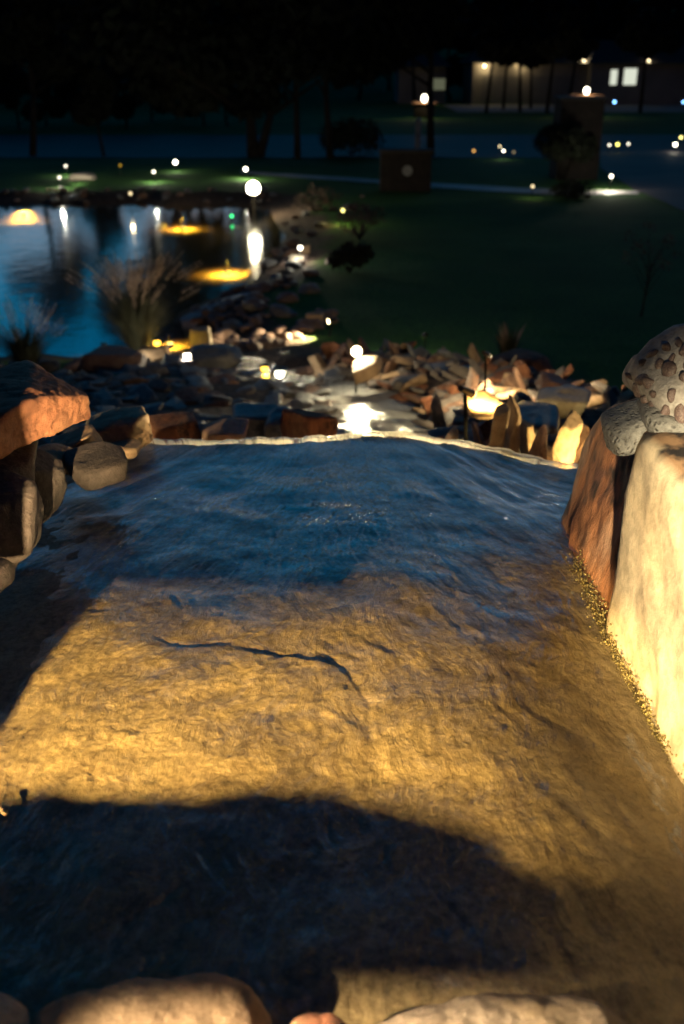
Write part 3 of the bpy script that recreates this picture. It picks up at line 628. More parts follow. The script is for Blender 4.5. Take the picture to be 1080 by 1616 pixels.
for k in range(260):
    y = 4.3 + 9.2 * (k + rnd.random()) / 260
    cx = float(np.interp(y, [c[1] for c in chan], [c[0] for c in chan]))
    x = cx - .5 - rnd.random() ** 1.1 * 2.7
    s = rnd.uniform(.05, .125) * (1 + .03 * y)
    scat('wet_stone', 'wet stone on the left side', 'rock', G_L, (x, y, gz(x, y) + s * .1), (s * 1.3, s, s * rnd.uniform(.5, .9)), rnd.choice(('flat', 'flat', 'block')), rnd.choice(('slate', 'slate', 'grey', 'brown')), (rnd.uniform(-.3, .3), rnd.uniform(-.3, .3), rnd.uniform(0, 6)))
# cobbles along stream mouth and pond shore
G_C = 'cobbles edging the pond and the stream mouth'
def cobble(x, y, s, z=None, mat=None, lab='cobble on the gravel point between pond and lawn'):
    scat('shore_cobble', lab, 'cobble', G_C, (x, y, (gz(x, y) if z is None else z) + s * .25), (s, s * .85, s * .7), rnd.choice(('round', 'round', 'block')), mat or rnd.choice(('cobble', 'cobble', 'brown', 'slate')), (rnd.uniform(-.3, .3), rnd.uniform(-.3, .3), rnd.uniform(0, 6)))
near = [Vector(onz(*p, -.1)) for p in [(548, 318), (500, 350), (478, 380), (456, 412), (436, 446), (404, 470), (350, 490), (305, 506), (320, 520), (370, 500), (420, 480), (440, 450)]]
for k in range(95):
    i = rnd.randrange(len(near) - 1); p = near[i].lerp(near[i + 1], rnd.random())
    x, y = p.x + rnd.gauss(0, .5), p.y + rnd.gauss(0, .8)
    if gz(x, y) > PONDZ + .01: cobble(x, y, rnd.uniform(.10, .26))
for a, b_ in (((420, 552), (515, 500)), ((335, 560), (420, 552))):
    A, B = onz(*a, .05), onz(*b_, .05)
    for k in range(29):
        p = A.lerp(B, rnd.random()); cobble(p.x + rnd.gauss(0, .15), p.y + rnd.gauss(0, .25), rnd.uniform(.10, .19), mat='cobble', lab='cobble in the brightly lamplit strip of stones' if a[0] == 420 else 'cobble in the short dimly lit row left of the bright strip')
for k in range(65):
    p = onz(rnd.uniform(292, 430), rnd.uniform(478, 512), -.1)
    cobble(p.x, p.y, rnd.uniform(.06, .12), mat='cobble', lab='stone in the patch above the dimly lit row')
for k in range(50):
    t = rnd.random(); p = onz(-40 + 470 * t, 316, -.1); cobble(p.x, p.y + rnd.uniform(.3, 2.0), rnd.uniform(.08, .2), lab='cobble along the far waterline of the pond')
for k in range(26):
    p = onz(rnd.uniform(-60, 200), rnd.uniform(572, 600), .05); cobble(p.x, p.y, rnd.uniform(.10, .22), lab='cobble on the near pond bank around the grass clumps')
def trock(name, label, px, py, z, wpx, hpx, mat, seed, rot=(0, 0, 0), **kw):
    c = onz(px, py + hpx / 2, z); g = gz(c.x, c.y); s = depth(c) / FPX
    P, F = hull_rock(seed, (wpx * s / 2, wpx * s * .4, hpx * s / 2 * 1.1), k=4, **kw)
    return tag(link(name, mesh_np(name, P, F), M[mat], None, (c.x, c.y, g + hpx * s / 2 * .8), tuple(R(a) for a in rot)), label, 'rock')
trock('pale_rock', 'upright pale rock glowing beside the shallow yellow-lit water', 318, 538, .0, 34, 44, 'whiterock', 71)
trock('lawn_rock', 'reddish flat-topped boulder on the lawn below the ornamental grass', 822, 586, .0, 96, 40, 'redrock', 72, (0, 0, 10))
trock('shore_rock', 'dark brown boulder under the middle grass clump', 185, 612, .1, 100, 38, 'brown', 73)
trock('shore_rock', 'dark boulder below the pale upright rock', 345, 600, .1, 90, 36, 'slate', 74)
trock('shore_rock', 'brown boulder lit by the white light at the grass clump foot', 243, 576, .05, 52, 26, 'tan', 75)
trock('shore_rock', 'small stone lit by the light beneath the pale rock', 305, 590, .05, 26, 20, 'whiterock', 76)
trock('shore_rock', 'lit pale stone on the peninsula above the bright cobbles', 497, 496, .1, 32, 18, 'tan', 77)
trock('shore_rock', 'glowing stone by the pond mouth light', 468, 400, .0, 26, 14, 'whiterock', 78)
trock('shore_rock', 'smaller glowing stone beside the pond mouth light', 482, 388, .0, 16, 14, 'tan', 79)
trock('shore_rock', 'long pale rock lit on the far left lawn', 133, 278, .0, 42, 9, 'whiterock', 80)
trock('shore_rock', 'little pale rock at the waterline by the green light', 374, 331, -.2, 14, 5, 'whiterock', 81)
trock('shore_rock', 'dark boulder on the far shore by the second yellow underwater glow', 245, 322, -.1, 34, 12, 'slate', 82)
# algae crust along the foot of the right boulders
bmv, bmf, off = [], [], 0
for k in range(1200):
    t = rnd.random(); q = [(893, 880), (925, 950), (962, 1030), (1015, 1110), (1085, 1205)]
    f = t * 4; i = min(3, int(f)); px = q[i][0] + (q[i + 1][0] - q[i][0]) * (f - i); py = q[i][1] + (q[i + 1][1] - q[i][1]) * (f - i)
    p = onz(px + rnd.gauss(14, 7 if t < .45 else 2.5), py + rnd.uniform(-4, 4), 3.09); s = rnd.uniform(.0010, .0030)
    P, F = hull_rock(900 + k % 40, (s, s, s * rnd.uniform(.6, 1.8)), k=1, p=5, disp=.5, dscale=3, fine=.3)
    bmv.append(P + np.array([p.x, p.y, float(slab_z(p.x, p.y, 0)) + rnd.uniform(0, .045) * rnd.random()])); bmf.append(F + off); off += len(P)
tag(link('algae_crust', mesh_np('algae_crust', np.concatenate(bmv), np.concatenate(bmf)), M['algae']), 'golden algae crust along the foot of the right boulders', 'algae', kind='stuff')
# fallen leaf
q = onz(6, 1281, 3.115)
lv = [(0, -.014, 0), (.006, -.006, .003), (.007, .003, .004), (.003, .011, .003), (0, .015, .001), (-.003, .011, .003), (-.007, .003, .004), (-.006, -.006, .003), (0, 0, 0)]
lv2 = lv + [(a, b_, c_ + .0008) for a, b_, c_ in lv]
lf = [(i, (i + 1) % 8, 8) for i in range(8)] + [(9 + (i + 1) % 8, 9 + i, 17) for i in range(8)] + [(i, 9 + i, 9 + (i + 1) % 8, (i + 1) % 8) for i in range(8)]
tag(link('fallen_leaf', mesh_np('fallen_leaf', lv2, lf), M['tan'], None, q, (0, .2, .5)), 'tiny pale fallen leaf at the left edge of the wet slab', 'leaf')

# ------------------------------------------------------------------ vegetation
def blades(name, n, h, spread, mat, parent, seed, width=.012, droop=.5, z0=0, base=.12, tip=False):
    r_ = random.Random(seed); V, F = [], []
    for k in range(n):
        a = r_.uniform(0, 6.283); b0 = r_.uniform(0, base); hh = h * r_.uniform(.6, 1.05); out = spread * r_.uniform(.15, 1) ; x0, y0 = math.cos(a) * b0, math.sin(a) * b0
        seg = 5; ca, sa = math.cos(a), math.sin(a); px_, py_ = -sa, ca; st = len(V)
        for j in range(seg + 1):
            t = j / seg; o_ = out * t ** 1.7; zz = z0 + hh * (t - droop * .35 * t ** 3 * out / max(spread, .01))
            wd = width * ((1 - t * .85) if not tip else (.3 + 1.4 * math.sin(math.pi * min(1, t * 1.02))))
            V.append((x0 + ca * o_ - px_ * wd, y0 + sa * o_ - py_ * wd, zz)); V.append((x0 + ca * o_ + px_ * wd, y0 + sa * o_ + py_ * wd, zz))
            if j: q_ = st + 2 * j; F.append((q_ - 2, q_ - 1, q_ + 1, q_))
    return link(name, mesh_np(name, V, F), mat, parent)
def plumes(name, n, h, spread, parent, seed, L=.3):
    r_ = random.Random(seed); V, F = [], []
    for k in range(n):
        a = r_.uniform(0, 6.283); ca, sa = math.cos(a), math.sin(a); out = spread * r_.uniform(.1, 1); hh = h * r_.uniform(.8, 1.1)
        for j in range(46):
            t = j / 46; o_ = out * (.75 + .4 * t); z = hh - L + L * t - .1 * out * t; w_ = .035 * math.sin(math.pi * (t * .9 + .08))
            cx_, cy_ = ca * o_ + r_.gauss(0, w_ * .6), sa * o_ + r_.gauss(0, w_ * .6); st = len(V); d = Vector((r_.gauss(0, 1), r_.gauss(0, 1), 1.6)).normalized() * .035
            s_ = Vector((r_.gauss(0, 1), r_.gauss(0, 1), 0)).normalized() * .004
            c_ = Vector((cx_, cy_, z)); V += [tuple(c_ - s_), tuple(c_ + s_), tuple(c_ + d)]; F.append((st, st + 1, st + 2))
    return link(name, mesh_np(name, V, F), M['plume'], parent)
def grass_clump(px, py, h, spread, label, seed, n=1000, pl=110, z=0.):
    p = onz(px, py, z); e = empty('ornamental_grass', (p.x, p.y, gz(p.x, p.y)), label, 'grass clump')
    blades('blades', n, h * .75, spread * .8, M['grassblade'], e, seed, width=.011)
    if pl: plumes('plumes', pl, h, spread, e, seed + 1)
    return e
grass_clump(222, 575, 1.42, .95, 'tall feathery ornamental grass in front of the yellow-lit shallow water', 1)
grass_clump(45, 588, 1.0, .85, 'wide dark feathery grass clump behind the sandstone block', 2, 520, 50)
grass_clump(-60, 590, 1.0, .6, 'dark feathery grass clump cut by the left frame edge', 5, 420, 40)
grass_clump(800, 572, .62, .33, 'small spiky grass clump behind the reddish lawn boulder', 3, 150, 0)
blades('seed_heads', 12, .62, .25, M['plume'], bpy.data.objects['ornamental_grass.003'], 33, width=.016, tip=True)
def leafcloud(name, blobs, n, size, mat, parent, seed):
    r_ = np.random.RandomState(seed); V = np.empty((n * 4, 3)); w_ = np.array([b_[3] ** 2 for b_ in blobs]); w_ = w_ / w_.sum()
    ix = r_.choice(len(blobs), n, p=w_)
    B = np.array(blobs)[ix]; d = r_.normal(0, 1, (n, 3)); d /= np.linalg.norm(d, axis=1)[:, None]
    C = B[:, :3] + d * (B[:, 3] * r_.uniform(.55, 1.08, n) )[:, None] * np.array([1, 1, .8])
    u = r_.normal(0, 1, (n, 3)); u /= np.linalg.norm(u, axis=1)[:, None]; v_ = np.cross(u, r_.normal(0, 1, (n, 3))); v_ /= np.linalg.norm(v_, axis=1)[:, None]
    s = (size * r_.uniform(.6, 1.3, n))[:, None]
    for j, (a, b_) in enumerate(((-1, 0), (0, -.5), (1, 0), (0, .5))): V[j::4] = C + u * s * a + v_ * s * b_
    F = np.arange(n * 4).reshape(n, 4)
    return link(name, mesh_np(name, V, F, False), mat, parent)
def limb_mesh(name, segs, mat, parent):
    mb = MB()
    for a, b_, r1, r2 in segs: mb.cyl(a, b_, r1, r2, 8)
    return mb.build(name, mat, parent, True)
def tree(loc, h, crown_w, label, seed, trunks=1, n=5000, clear=.35, leaf=.22, group=None, name='tree', mat='leaf', extra=()):
    r_ = random.Random(seed); e = empty(name, loc, label, 'tree', group); segs = []; blobs = []
    for k in range(trunks):
        a = k * 2.4 + seed; bx, by = (.35 * k * math.cos(a), .2 * k * math.sin(a)); tx, ty = bx + r_.uniform(-.1, .1) * h * .5 + .12 * k * h * math.cos(a) * .5, by; th_ = h * clear
        rr = .022 * h / (1 + .25 * k); segs.append(((bx, by, -.1), (tx, ty, th_), rr, rr * .7)); segs.append(((tx, ty, th_), (tx, ty, h * .8), rr * .7, rr * .2))
        for j in range(7):
            az = r_.uniform(0, 6.28); z0 = th_ + (h * .75 - th_) * j / 7; ln = crown_w * .42 * r_.uniform(.6, 1) * (1 - j / 14); q_ = (tx + math.cos(az) * ln, ty + math.sin(az) * ln, z0 + ln * .6)
            segs.append(((tx, ty, z0), q_, rr * .4, rr * .1)); blobs.append((q_[0], q_[1], q_[2] + .03 * h, crown_w * r_.uniform(.12, .22)))
        blobs.append((tx, ty, h * .86, crown_w * .2)); blobs.append((tx, ty, h * .65, crown_w * .25))
    blobs += list(extra); limb_mesh('trunk', segs, M['bark'], e); leafcloud('crown', blobs, n, leaf, M[mat], e, seed)
    return e
# the big tree across the pond, and others along the road
def at_row(px, py, y0=None): return onz(px, py, 0)
p = at_row(400, 248); tree((p.x, p.y, gz(p.x, p.y)), 13.5, 14, 'big spreading double-trunked tree behind the bright lamp across the pond', 11, 2, 17000, .13, .34, name='large_tree', extra=[(-4.2, 0, 3.3, 1.3), (-3.2, -.5, 4.4, 1.6), (-2.2, .3, 2.8, 1.2), (-3.4, .5, 2.4, .7), (-1.2, 0, 4.2, 1.7), (.4, -.4, 3.0, 1.3), (.9, .3, 4.6, 1.6), (-4.9, .2, 5.0, 1.5), (-.3, 0, 2.2, .7)])
for px, py, h, cw, lab, sd in [(470, 250, 7.5, 6, 'leaning slim tree just right of the big double-trunked tree', 12), (522, 250, 8, 6.5, 'dark tree on the roadside left of the stone sign', 13), (165, 248, 3.8, 2.5, 'slender bare-stemmed tree on the far left shore', 14), (52, 246, 8, 5, 'taller tree farther left on the far shore', 15), (680, 246, 9, 6, 'tall dark tree behind the stone sign', 16)]:
    p = at_row(px, py); tree((p.x, p.y, gz(p.x, p.y)), h, cw, lab, sd, 1, 6000, .33, .22)
# trees in front of the house: copies of one slim tree
base = tree((0, 0, 0), 7.2, 4.2, 'slim tree in front of the lit garage wall', 20, 1, 3600, .5, .24, 'slim trees in front of the house', 'yard_tree')
for k, (px, d, s, lab) in enumerate([(768, 88, 1.0, 'slim tree under the leftmost wall lamp of the house'), (795, 92, .9, 'thin tree between the two left wall lamps'), (822, 89, 1.08, 'slim tree under the second wall lamp of the house'), (838, 94, .85, 'small tree just right of the second wall lamp'), (864, 87, 1.05, 'slim tree midway along the pale garage wall'), (897, 90, 1.0, 'slim tree left of the lamp on the entrance pier'), (1012, 88, 1.1, 'slim tree right of the brighter lit window'), (655, 95, 1.1, 'slim tree beside the dim far window')]):
    t = base if k == 0 else copy_tree(base)
    c = ony(px, 165, d); t.location = (c.x, d, 0); t.scale = (s,) * 3; t.rotation_euler[2] = k * 1.3; t['label'] = lab
# the belt of trees that closes the view: copies of three trees
bt = [tree((0, 0, 0), 15, 11, 'dark tree in the belt that closes off the view', 30 + i, 1, 5200, .12, .55, 'belt of dark trees behind the house and road', 'belt_tree') for i in range(3)]
pos = []
for k in range(46):
    a = R(-38 + 76 * (k + .5) / 46); d = 125 + 14 * math.sin(k * 2.1); pos.append((d * math.sin(a), d * math.cos(a), rnd.uniform(.70, .77)))
for k in range(20):
    a = R(-31 + 27 * (k + .5) / 20); d = 74 + 5 * math.sin(k * 1.7); pos.append((d * math.sin(a), d * math.cos(a), rnd.uniform(.28, .34)))
for k, (x, y, s) in enumerate(pos):
    t = bt[k % 3] if k < 3 else copy_tree(bt[k % 3]); t.location = (x, y, gz(x, y) - .2); t.scale = (s,) * 3; t.rotation_euler[2] = rnd.uniform(0, 6.28)
    t['label'] = (('dark tree in the far belt right of the lit windows' if x > 30 else 'dark tree in the far belt behind the garage wall' if x > 12 else 'dark tree in the far belt above the dim far window' if x > 0 else 'dark tree in the far belt above the big double-trunked tree' if x > -25 else 'dark tree in the far belt above the left end of the pond') if k < 46 else ('lower dark tree behind the road, near the big double-trunked tree' if x > -20 else 'lower dark tree behind the road at the far left'))
def shrub(px, py, h, wd, label, seed, mat='shrubleaf', n=1500, z=0, leaf=.05):
    p = onz(px, py, z); e = empty('shrub', (p.x, p.y, gz(p.x, p.y)), label, 'shrub'); r_ = random.Random(seed); segs = []; bl = []
    for j in range(7):
        a = j * .9 + seed; q_ = (math.cos(a) * wd * .3, math.sin(a) * wd * .3, h * r_.uniform(.4, .75)); segs.append(((0, 0, 0), q_, .02, .008)); bl.append((*q_, wd * r_.uniform(.16, .27)))
    bl.append((0, 0, h * .7, wd * .25)); limb_mesh('stems', segs, M['bark'], e); leafcloud('foliage', bl, n, leaf, M[mat], e, seed); return e
shrub(568, 378, .9, 1.4, 'tan-tipped shrub at the lawn edge above the pond mouth', 41, 'drytwig', 700)
shrub(552, 430, .6, 1.0, 'low dark shrub at the lawn edge below the tan-tipped shrub', 42)
shrub(555, 246, 1.6, 3.0, 'rounded dark shrub by the road left of the stone sign', 43, n=2500, leaf=.09)
shrub(500, 330, .6, 1.6, 'low reddish shrub on the gravel point of the pond', 44, 'drytwig', 450)
shrub(898, 312, .5, 1.5, 'small dark shrub beside the footpath', 45)
shrub(890, 285, 2.3, 2.2, 'tall dark shrub against the left of the gate pillar', 46, n=4000, leaf=.08)
p = onz(1012, 500, 0); e = empty('sapling', (p.x, p.y, gz(p.x, p.y)), 'nearly bare young tree in a dark mulch ring on the lawn', 'tree')
segs = []; r_ = random.Random(5); bl = []
segs.append(((0, 0, 0), (.05, 0, .9), .02, .012))
for j in range(12):
    z0 = .35 + j * .05; a = j * 2.4; q_ = (math.cos(a) * .4 * r_.uniform(.5, 1), math.sin(a) * .4, z0 + .55); segs.append(((.03, 0, z0), q_, .008, .003)); bl.append((*q_, .14))
limb_mesh('trunk', segs, M['bark'], e); leafcloud('crown', bl, 260, .03, M['drytwig'], e, 6)

# ------------------------------------------------------------------ roads and path
def strip(name, ptsL, ptsR, mat, dz=.02, n=60):
    L = [Vector(p) for p in ptsL]; Rr = [Vector(p) for p in ptsR]
    def samp(Pn, t):
        f = t * (len(Pn) - 1); i = min(len(Pn) - 2, int(f)); return Pn[i].lerp(Pn[i + 1], f - i)
    V, F = [], []; m_ = 9
    for i in range(n + 1):
        a, b_ = samp(L, i / n), samp(Rr, i / n)
        for j in range(m_):
            q_ = a.lerp(b_, j / (m_ - 1)); V.append((q_.x, q_.y, gz(q_.x, q_.y) + dz))
    for i in range(n):
        for j in range(m_ - 1): k = i * m_ + j; F.append((k, k + 1, k + m_ + 1, k + m_))
    return tag(link(name, mesh_np(name, V, F), mat), kind='structure')
def O(px, py): q_ = onz(px, py, 0); return (q_.x, q_.y)
strip('road', [(-60, 62), (60, 62)], [(-60, 47.5), (60, 47.5)], M['road'], .03)
strip('driveway', [O(946, 246), O(948, 268), O(1000, 300), O(1080, 335), O(1250, 410)], [O(1300, 246), O(1300, 255), O(1310, 268), O(1350, 290), O(1500, 330)], M['road'], .034)
strip('footpath', [O(380, 270), O(500, 278), O(620, 286), O(760, 294), O(900, 301), O(1005, 301)], [O(380, 275), O(500, 284), O(620, 292), O(760, 302), O(900, 309), O(1010, 307)], M['path'], .026)
strip('shore_path', [O(283, 487), O(330, 468), O(380, 456), O(418, 450)], [O(292, 500), O(345, 481), O(392, 468), O(426, 458)], M['path'], .05)
strip('driveway_apron', [(9.5, 88), (32, 88)], [(9.5, 101.5), (32, 101.5)], M['concrete'], .03)

# ------------------------------------------------------------------ stone sign, gate pillar, boundary piers, house
def stonebox(name, px, py, wpx, hm, dep, label, cat, emblem=False, cap=True):
    p = onz(px, py, 0); s = depth(p) / FPX; W = wpx * s
    e = empty(name, (p.x, p.y + dep / 2, 0), label, cat)
    MB().box((0, 0, hm / 2), (W, dep, hm), bev=.03).build('stone_body', M['brick'], e)
    if cap: MB().box((0, 0, hm + .052), (W + .12, dep + .12, .10), bev=.02).build('cap', M['roof'], e)
    if emblem: MB().cyl((.05, -dep / 2 - .03, hm * .55), (.05, -dep / 2 + .01, hm * .55), .17, n=24).build('round_plaque', M['plaque'], e)
    return e
stonebox('stone_sign', 640, 303, 80, 1.25, .6, 'squat dark stone sign block with a pale round plaque on the lawn', 'stone sign', True)
stonebox('gate_pillar', 910, 284, 66, 2.75, 1.4, 'massive dark stone gate pillar beside the driveway', 'pillar')
q = ony(660, 205, 50); e = empty('post', (q.x, 50, 0), 'slim pale post standing across the road behind the stone sign', 'post')
MB().cyl((0, 0, 0), (0, 0, 1.45), .16, .13, 12).build('shaft', M['plaque'], e); MB().ball((0, 0, 1.5), .15, (1, 1, .5)).build('cap', M['plaque'], e, True)
def housething():
    e = empty('house', (0, 103, 0), 'long low house with pale walls lit by wall lamps across the road', 'house')
    def X(px): return ony(px, 150, 103).x
    # walls as separate blocks butted end to end; windows sit proud
    for nm, x0, x1, y0, h_ in (('garage_wall', X(745), X(925), 0, 3.6), ('main_wall', X(925) + .003, X(1140), -1.2, 3.6), ('left_wing_wall', X(630), X(705), 1.5, 3.3)):
        MB().box(((x0 + x1) / 2, y0 + 4, h_ / 2), (x1 - x0, 8, h_)).build(nm, M['wall'], e)
        mb = MB(); bm = mb.bm; zz = h_ + .003; w0, w1, f0, f1 = x0 - .5, x1 + .5, y0 - .7, y0 + 8.7; rh = 2.0
        vs = [bm.verts.new(v_) for v_ in ((w0, f0, zz), (w1, f0, zz), (w1, f1, zz), (w0, f1, zz), (w0 + 2, (f0 + f1) / 2, zz + rh), (w1 - 2, (f0 + f1) / 2, zz + rh))]
        for f_ in ((0, 1, 5, 4), (1, 2, 5), (2, 3, 4, 5), (3, 0, 4), (3, 2, 1, 0)): bm.faces.new([vs[i] for i in f_])
        mb.build('roof', M['roof'], e)
    lit = emit('lit_window_glass', (.95, 1.0, .82), .75); dim = emit('dim_window_glass', (.75, .8, .5), .13)
    for x0, x1, r0, r1, yf, mt in ((962, 975, 110, 134, -1.2, lit), (983, 1006, 108, 134, -1.2, lit), (680, 703, 124, 142, 1.5, dim)):
        a, b_ = ony(x0, r1, 103 + yf), ony(x1, r0, 103 + yf); f = MB().box(((a.x + b_.x) / 2, yf - .03, (a.z + b_.z) / 2), (b_.x - a.x + .16, .08, b_.z - a.z + .16)).build('window', M['trim'], e)
        MB().box(((a.x + b_.x) / 2, yf - .075, (a.z + b_.z) / 2), (b_.x - a.x, .03, b_.z - a.z)).build('pane', mt, f)
    # the garage doors
    for px in (790, 868):
        x = X(px); MB().box((x, -.03, 1.25), (3.6, .07, 2.5), bev=.01).build('garage_door', M['trim'], e)
    return e
housething()

# ------------------------------------------------------------------ lamps: every one a fixture with its own light
def add_light(parent, loc, power, col, radius=.04, spot=None, aim=None, blend=.6):
    L = bpy.data.lights.new('light', 'SPOT' if spot else 'POINT'); L.energy = power; L.color = col; L.shadow_soft_size = radius
    if spot: L.spot_size = R(spot); L.spot_blend = blend
    o = bpy.data.objects.new('light', L); COL.objects.link(o); o.parent = parent; o.location = loc
    if aim is not None: o.rotation_euler = (Vector(aim)).to_track_quat('-Z', 'Y').to_euler()
    return o
WARM = (1, .78, .42); WHITE = (1, .93, .72); YEL = (1, .58, .05)
ems = {}
def em(col, s):
    k = (col, s)
    if k not in ems: ems[k] = emit('lamp_glow', col, s * .45)
    return ems[k]
G_P = 'small garden path lights dotted round the grounds'
def path_light(px, py, label, col=WHITE, glow=40, power=6, r=.05, z=0, h=.38, y=None, group=G_P, aimdown=True):
    c = ony(px, py, y) if y else onz(px, py, z + h)
    g = gz(c.x, c.y) if not y else c.z - h
    e = empty('path_light', (c.x, c.y, g), label, 'garden light', group); hh = max(.1, c.z - g)
    MB().cyl((0, 0, -.1), (0, 0, hh - r * 1.1), .012, n=8).build('stake', M['metal'], e)
    MB().cyl((0, 0, hh + r * 1.05), (0, 0, hh + r * 1.5), r * 2.0, r * .4, 16).build('cap', M['metal'], e)
    MB().ball((0, 0, hh), r, n=2).build('bulb', em(col, glow * .35), e, True)
    if power: add_light(e, (0, 0, hh - r * 1.25), power * 5, col, r * .6)
    return e
def spot_light(pos, aim, label, power, col=WHITE, angle=70, blend=.7, glow=30, r=.035, radius=.03, group=None, stake=True):
    """stake-mounted bullet spot: body, lens and stake; pos = lens centre, aim = world point"""
    pos = Vector(pos); d = (Vector(aim) - pos).normalized(); g = gz(pos.x, pos.y); g = min(g, pos.z - .05)
    e = empty('spotlight', (pos.x, pos.y, g), label, 'spotlight', group); o = Vector((0, 0, pos.z - g))
    MB().cyl(o - d * .13, o - d * .012, r * .8, r * 1.1, 16).build('housing', M['metal'], e)
    MB().cyl(o - d * .010, o - d * .004, r, n=16).build('lens', em(col, glow), e)
    if stake: MB().cyl((0, 0, -.05), o - d * .08 - Vector((0, 0, r * .9)), .01, n=8).build('stake', M['metal'], e)
    add_light(e, o + d * .004, power, col, radius, angle, d, blend)
    return e
# key lamp behind the camera's left: rakes the slab and the boulders
kl = spot_light((-1.0, -1.0, 3.78), (-.58, 1.32, 3.05), 'spotlight with an added shade plate behind the bottom rocks, outside the frame', 5900, (1, .70, .27), 51, 1.0, radius=.024)
MB().box((.25, .60, 3.639 - kl.location.z + .08), (1.0, .004, .16)).box((.25, .30, 3.639 - kl.location.z + .162), (1.0, .60, .004)).build('added_shade_plate', M['metal'], kl)  # plate added out of view to cut the key lamp's upper rays
spot_light((.1, -.55, 3.95), (.90, 1.45, 3.36), 'added spotlight trained on the right boulders, outside the frame', 2100, (1, .82, .52), 27, .8, radius=.02)  # lamp added out of view to brighten the cream and red boulders
dl = spot_light((-.78, .50, 3.50), (.15, .74, 3.30), 'added shielded spotlight grazing the bottom rocks from the left, outside the frame', 340, (1, .78, .48), 56, .8, radius=.008)  # extra unseen lamp, put in to light the bottom rocks
MB().box((.065, .092, 3.522 - dl.location.z), (.50, .004, .22)).build('added_shade_plate', M['metal'], dl)  # added plate that keeps this lamp's light off the slab
cl_ = spot_light((-.2, -1.05, 3.64), (-.88, 2.7, 3.42), 'added shielded spotlight trained on the left bank stones, outside the frame', 2800, (1, .70, .34), 25, .5, radius=.008)  # extra unseen lamp, put in to light the left bank
MB().box((-.1, .31, 3.64 - cl_.location.z - .0445 - .12), (.6, .004, .24)).box((.116, .305, 3.64 - cl_.location.z + .02), (.30, .004, .24)).build('added_shade_plate', M['metal'], cl_)  # added plates blocking its low and right-hand rays
spot_light((1.5, 3.95, 2.87), (.1, 3.2, 3.02), 'spotlight beyond the right end of the lip, outside the frame', 60, (1, .72, .30), 70, .8)
spot_light((-1.6, 3.95, 2.87), (-.1, 3.2, 3.02), 'spotlight beyond the left end of the lip, outside the frame', 45, (1, .72, .30), 70, .8)
spot_light((.62, 4.5, 2.75), (1.2, 5.2, 2.3), 'small spotlight hidden among the right rubble near the lip', 50, (1, .62, .18), 150, .6, r=.018)
spot_light((1.0, 6.6, 2.35), (1.4, 7.4, 2.0), 'small spotlight hidden higher in the right rubble', 150, (1, .78, .42), 150, .6, r=.018)
# lamp under the lip throwing light up through the fall
spot_light((.15, 3.72, 2.5), (.2, 3.2, 3.0), 'spotlight under the lip, hidden behind the fall', 300, WARM, 130, .6)
spot_light((1.0, 3.5, 2.5), (1.2, 4.0, 2.7), 'spotlight below the right end of the lip, hidden behind it', 130, (1, .72, .25), 120, .6)
# far left shore
for px, py, lab, kw in [
    (104, 262, 'white path light left of the long pale lit rock', dict(glow=22)),
    (94, 280, 'white path light over a lit grass patch on the far left', dict(glow=22, power=10)),
    (190, 261, 'faint yellowish path light on the far shore between the lit rock and white lights', dict(col=YEL, glow=4, power=0)),
    (243, 271, 'white path light over a green lit patch, left of the starry one', dict(glow=34, power=12)),
    (277, 256, 'starry bright path light on the far shore, highest of the left group', dict(glow=130, power=5, r=.07)),
    (206, 305, 'small yellow path light close to the far waterline', dict(col=WARM, glow=12, power=2, z=-.1)),
    (388, 267, 'white path light just above the brightest lamp', dict(glow=110, power=14, r=.06)),
    (541, 332, 'yellow-green path light at the tip of the gravel point', dict(col=(1, .85, .25), glow=30, power=5)),
    (748, 238, 'tiny orange light across the road behind the stone sign', dict(col=(1, .5, .12), glow=14, power=0)),
    (789, 231, 'dimmer upper light of the pair across the road', dict(col=WARM, glow=18, power=0)),
    (795, 238, 'white lower light of the pair across the road', dict(glow=50, power=1)),
    (811, 240, 'very faint light right of the pair across the road', dict(col=WARM, glow=3, power=0)),
    (841, 294, 'small warm light next to the footpath', dict(col=WARM, glow=16, power=1, r=.045)),
    (965, 278, 'white path light on the bright green verge by the driveway', dict(glow=60, power=26, h=.5)),
    (962, 229, 'leftmost small light of three along the driveway far side', dict(glow=26, power=0)),
    (975, 228, 'yellow-green middle light of three along the driveway far side', dict(col=(1, .9, .2), glow=30, power=0, r=.07)),
    (992, 227, 'rightmost small light of three along the driveway far side', dict(glow=26, power=0)),
    (1066, 228, 'white light near the right frame edge beyond the driveway', dict(glow=70, power=2, r=.08)),
    (1075, 217, 'yellowish light just above the white one at the right frame edge', dict(col=(1, .85, .25), glow=30, power=0, r=.07)),
    (970, 161, 'tiny blue light in front of the house', dict(col=(.2, .5, 1), glow=60, power=0, r=.09, y=84)),
    (1079, 161, 'tiny blue light at the right frame edge', dict(col=(.2, .5, 1), glow=50, power=0, r=.09, y=84)),
    ]:
    path_light(px, py, lab, **kw)
e = path_light(884, 180, 'white light on top of the left side of the gate pillar', glow=50, power=0, r=.06, y=40.2, h=.25)
# brightest lamp on the far shore, at the water's edge
c = onz(400, 297, .55); e = empty('shore_lamp', (c.x, c.y, gz(c.x, c.y)), 'brightest lamp of all, a white globe on a short post at the far waterline', 'lamp')
hh = c.z - gz(c.x, c.y)
MB().cyl((0, 0, -.1), (0, 0, hh - .19), .05, .035, 12).build('post', M['metal'], e); MB().cyl((0, 0, hh - .2), (0, 0, hh - .16), .12, .1, 16).build('collar', M['metal'], e)
MB().ball((0, 0, hh), .2, n=3).build('globe', em((1, .92, .68), 60), e, True)
add_light(e, (0, -.3, hh + .05), 130, (1, .85, .5), .1)
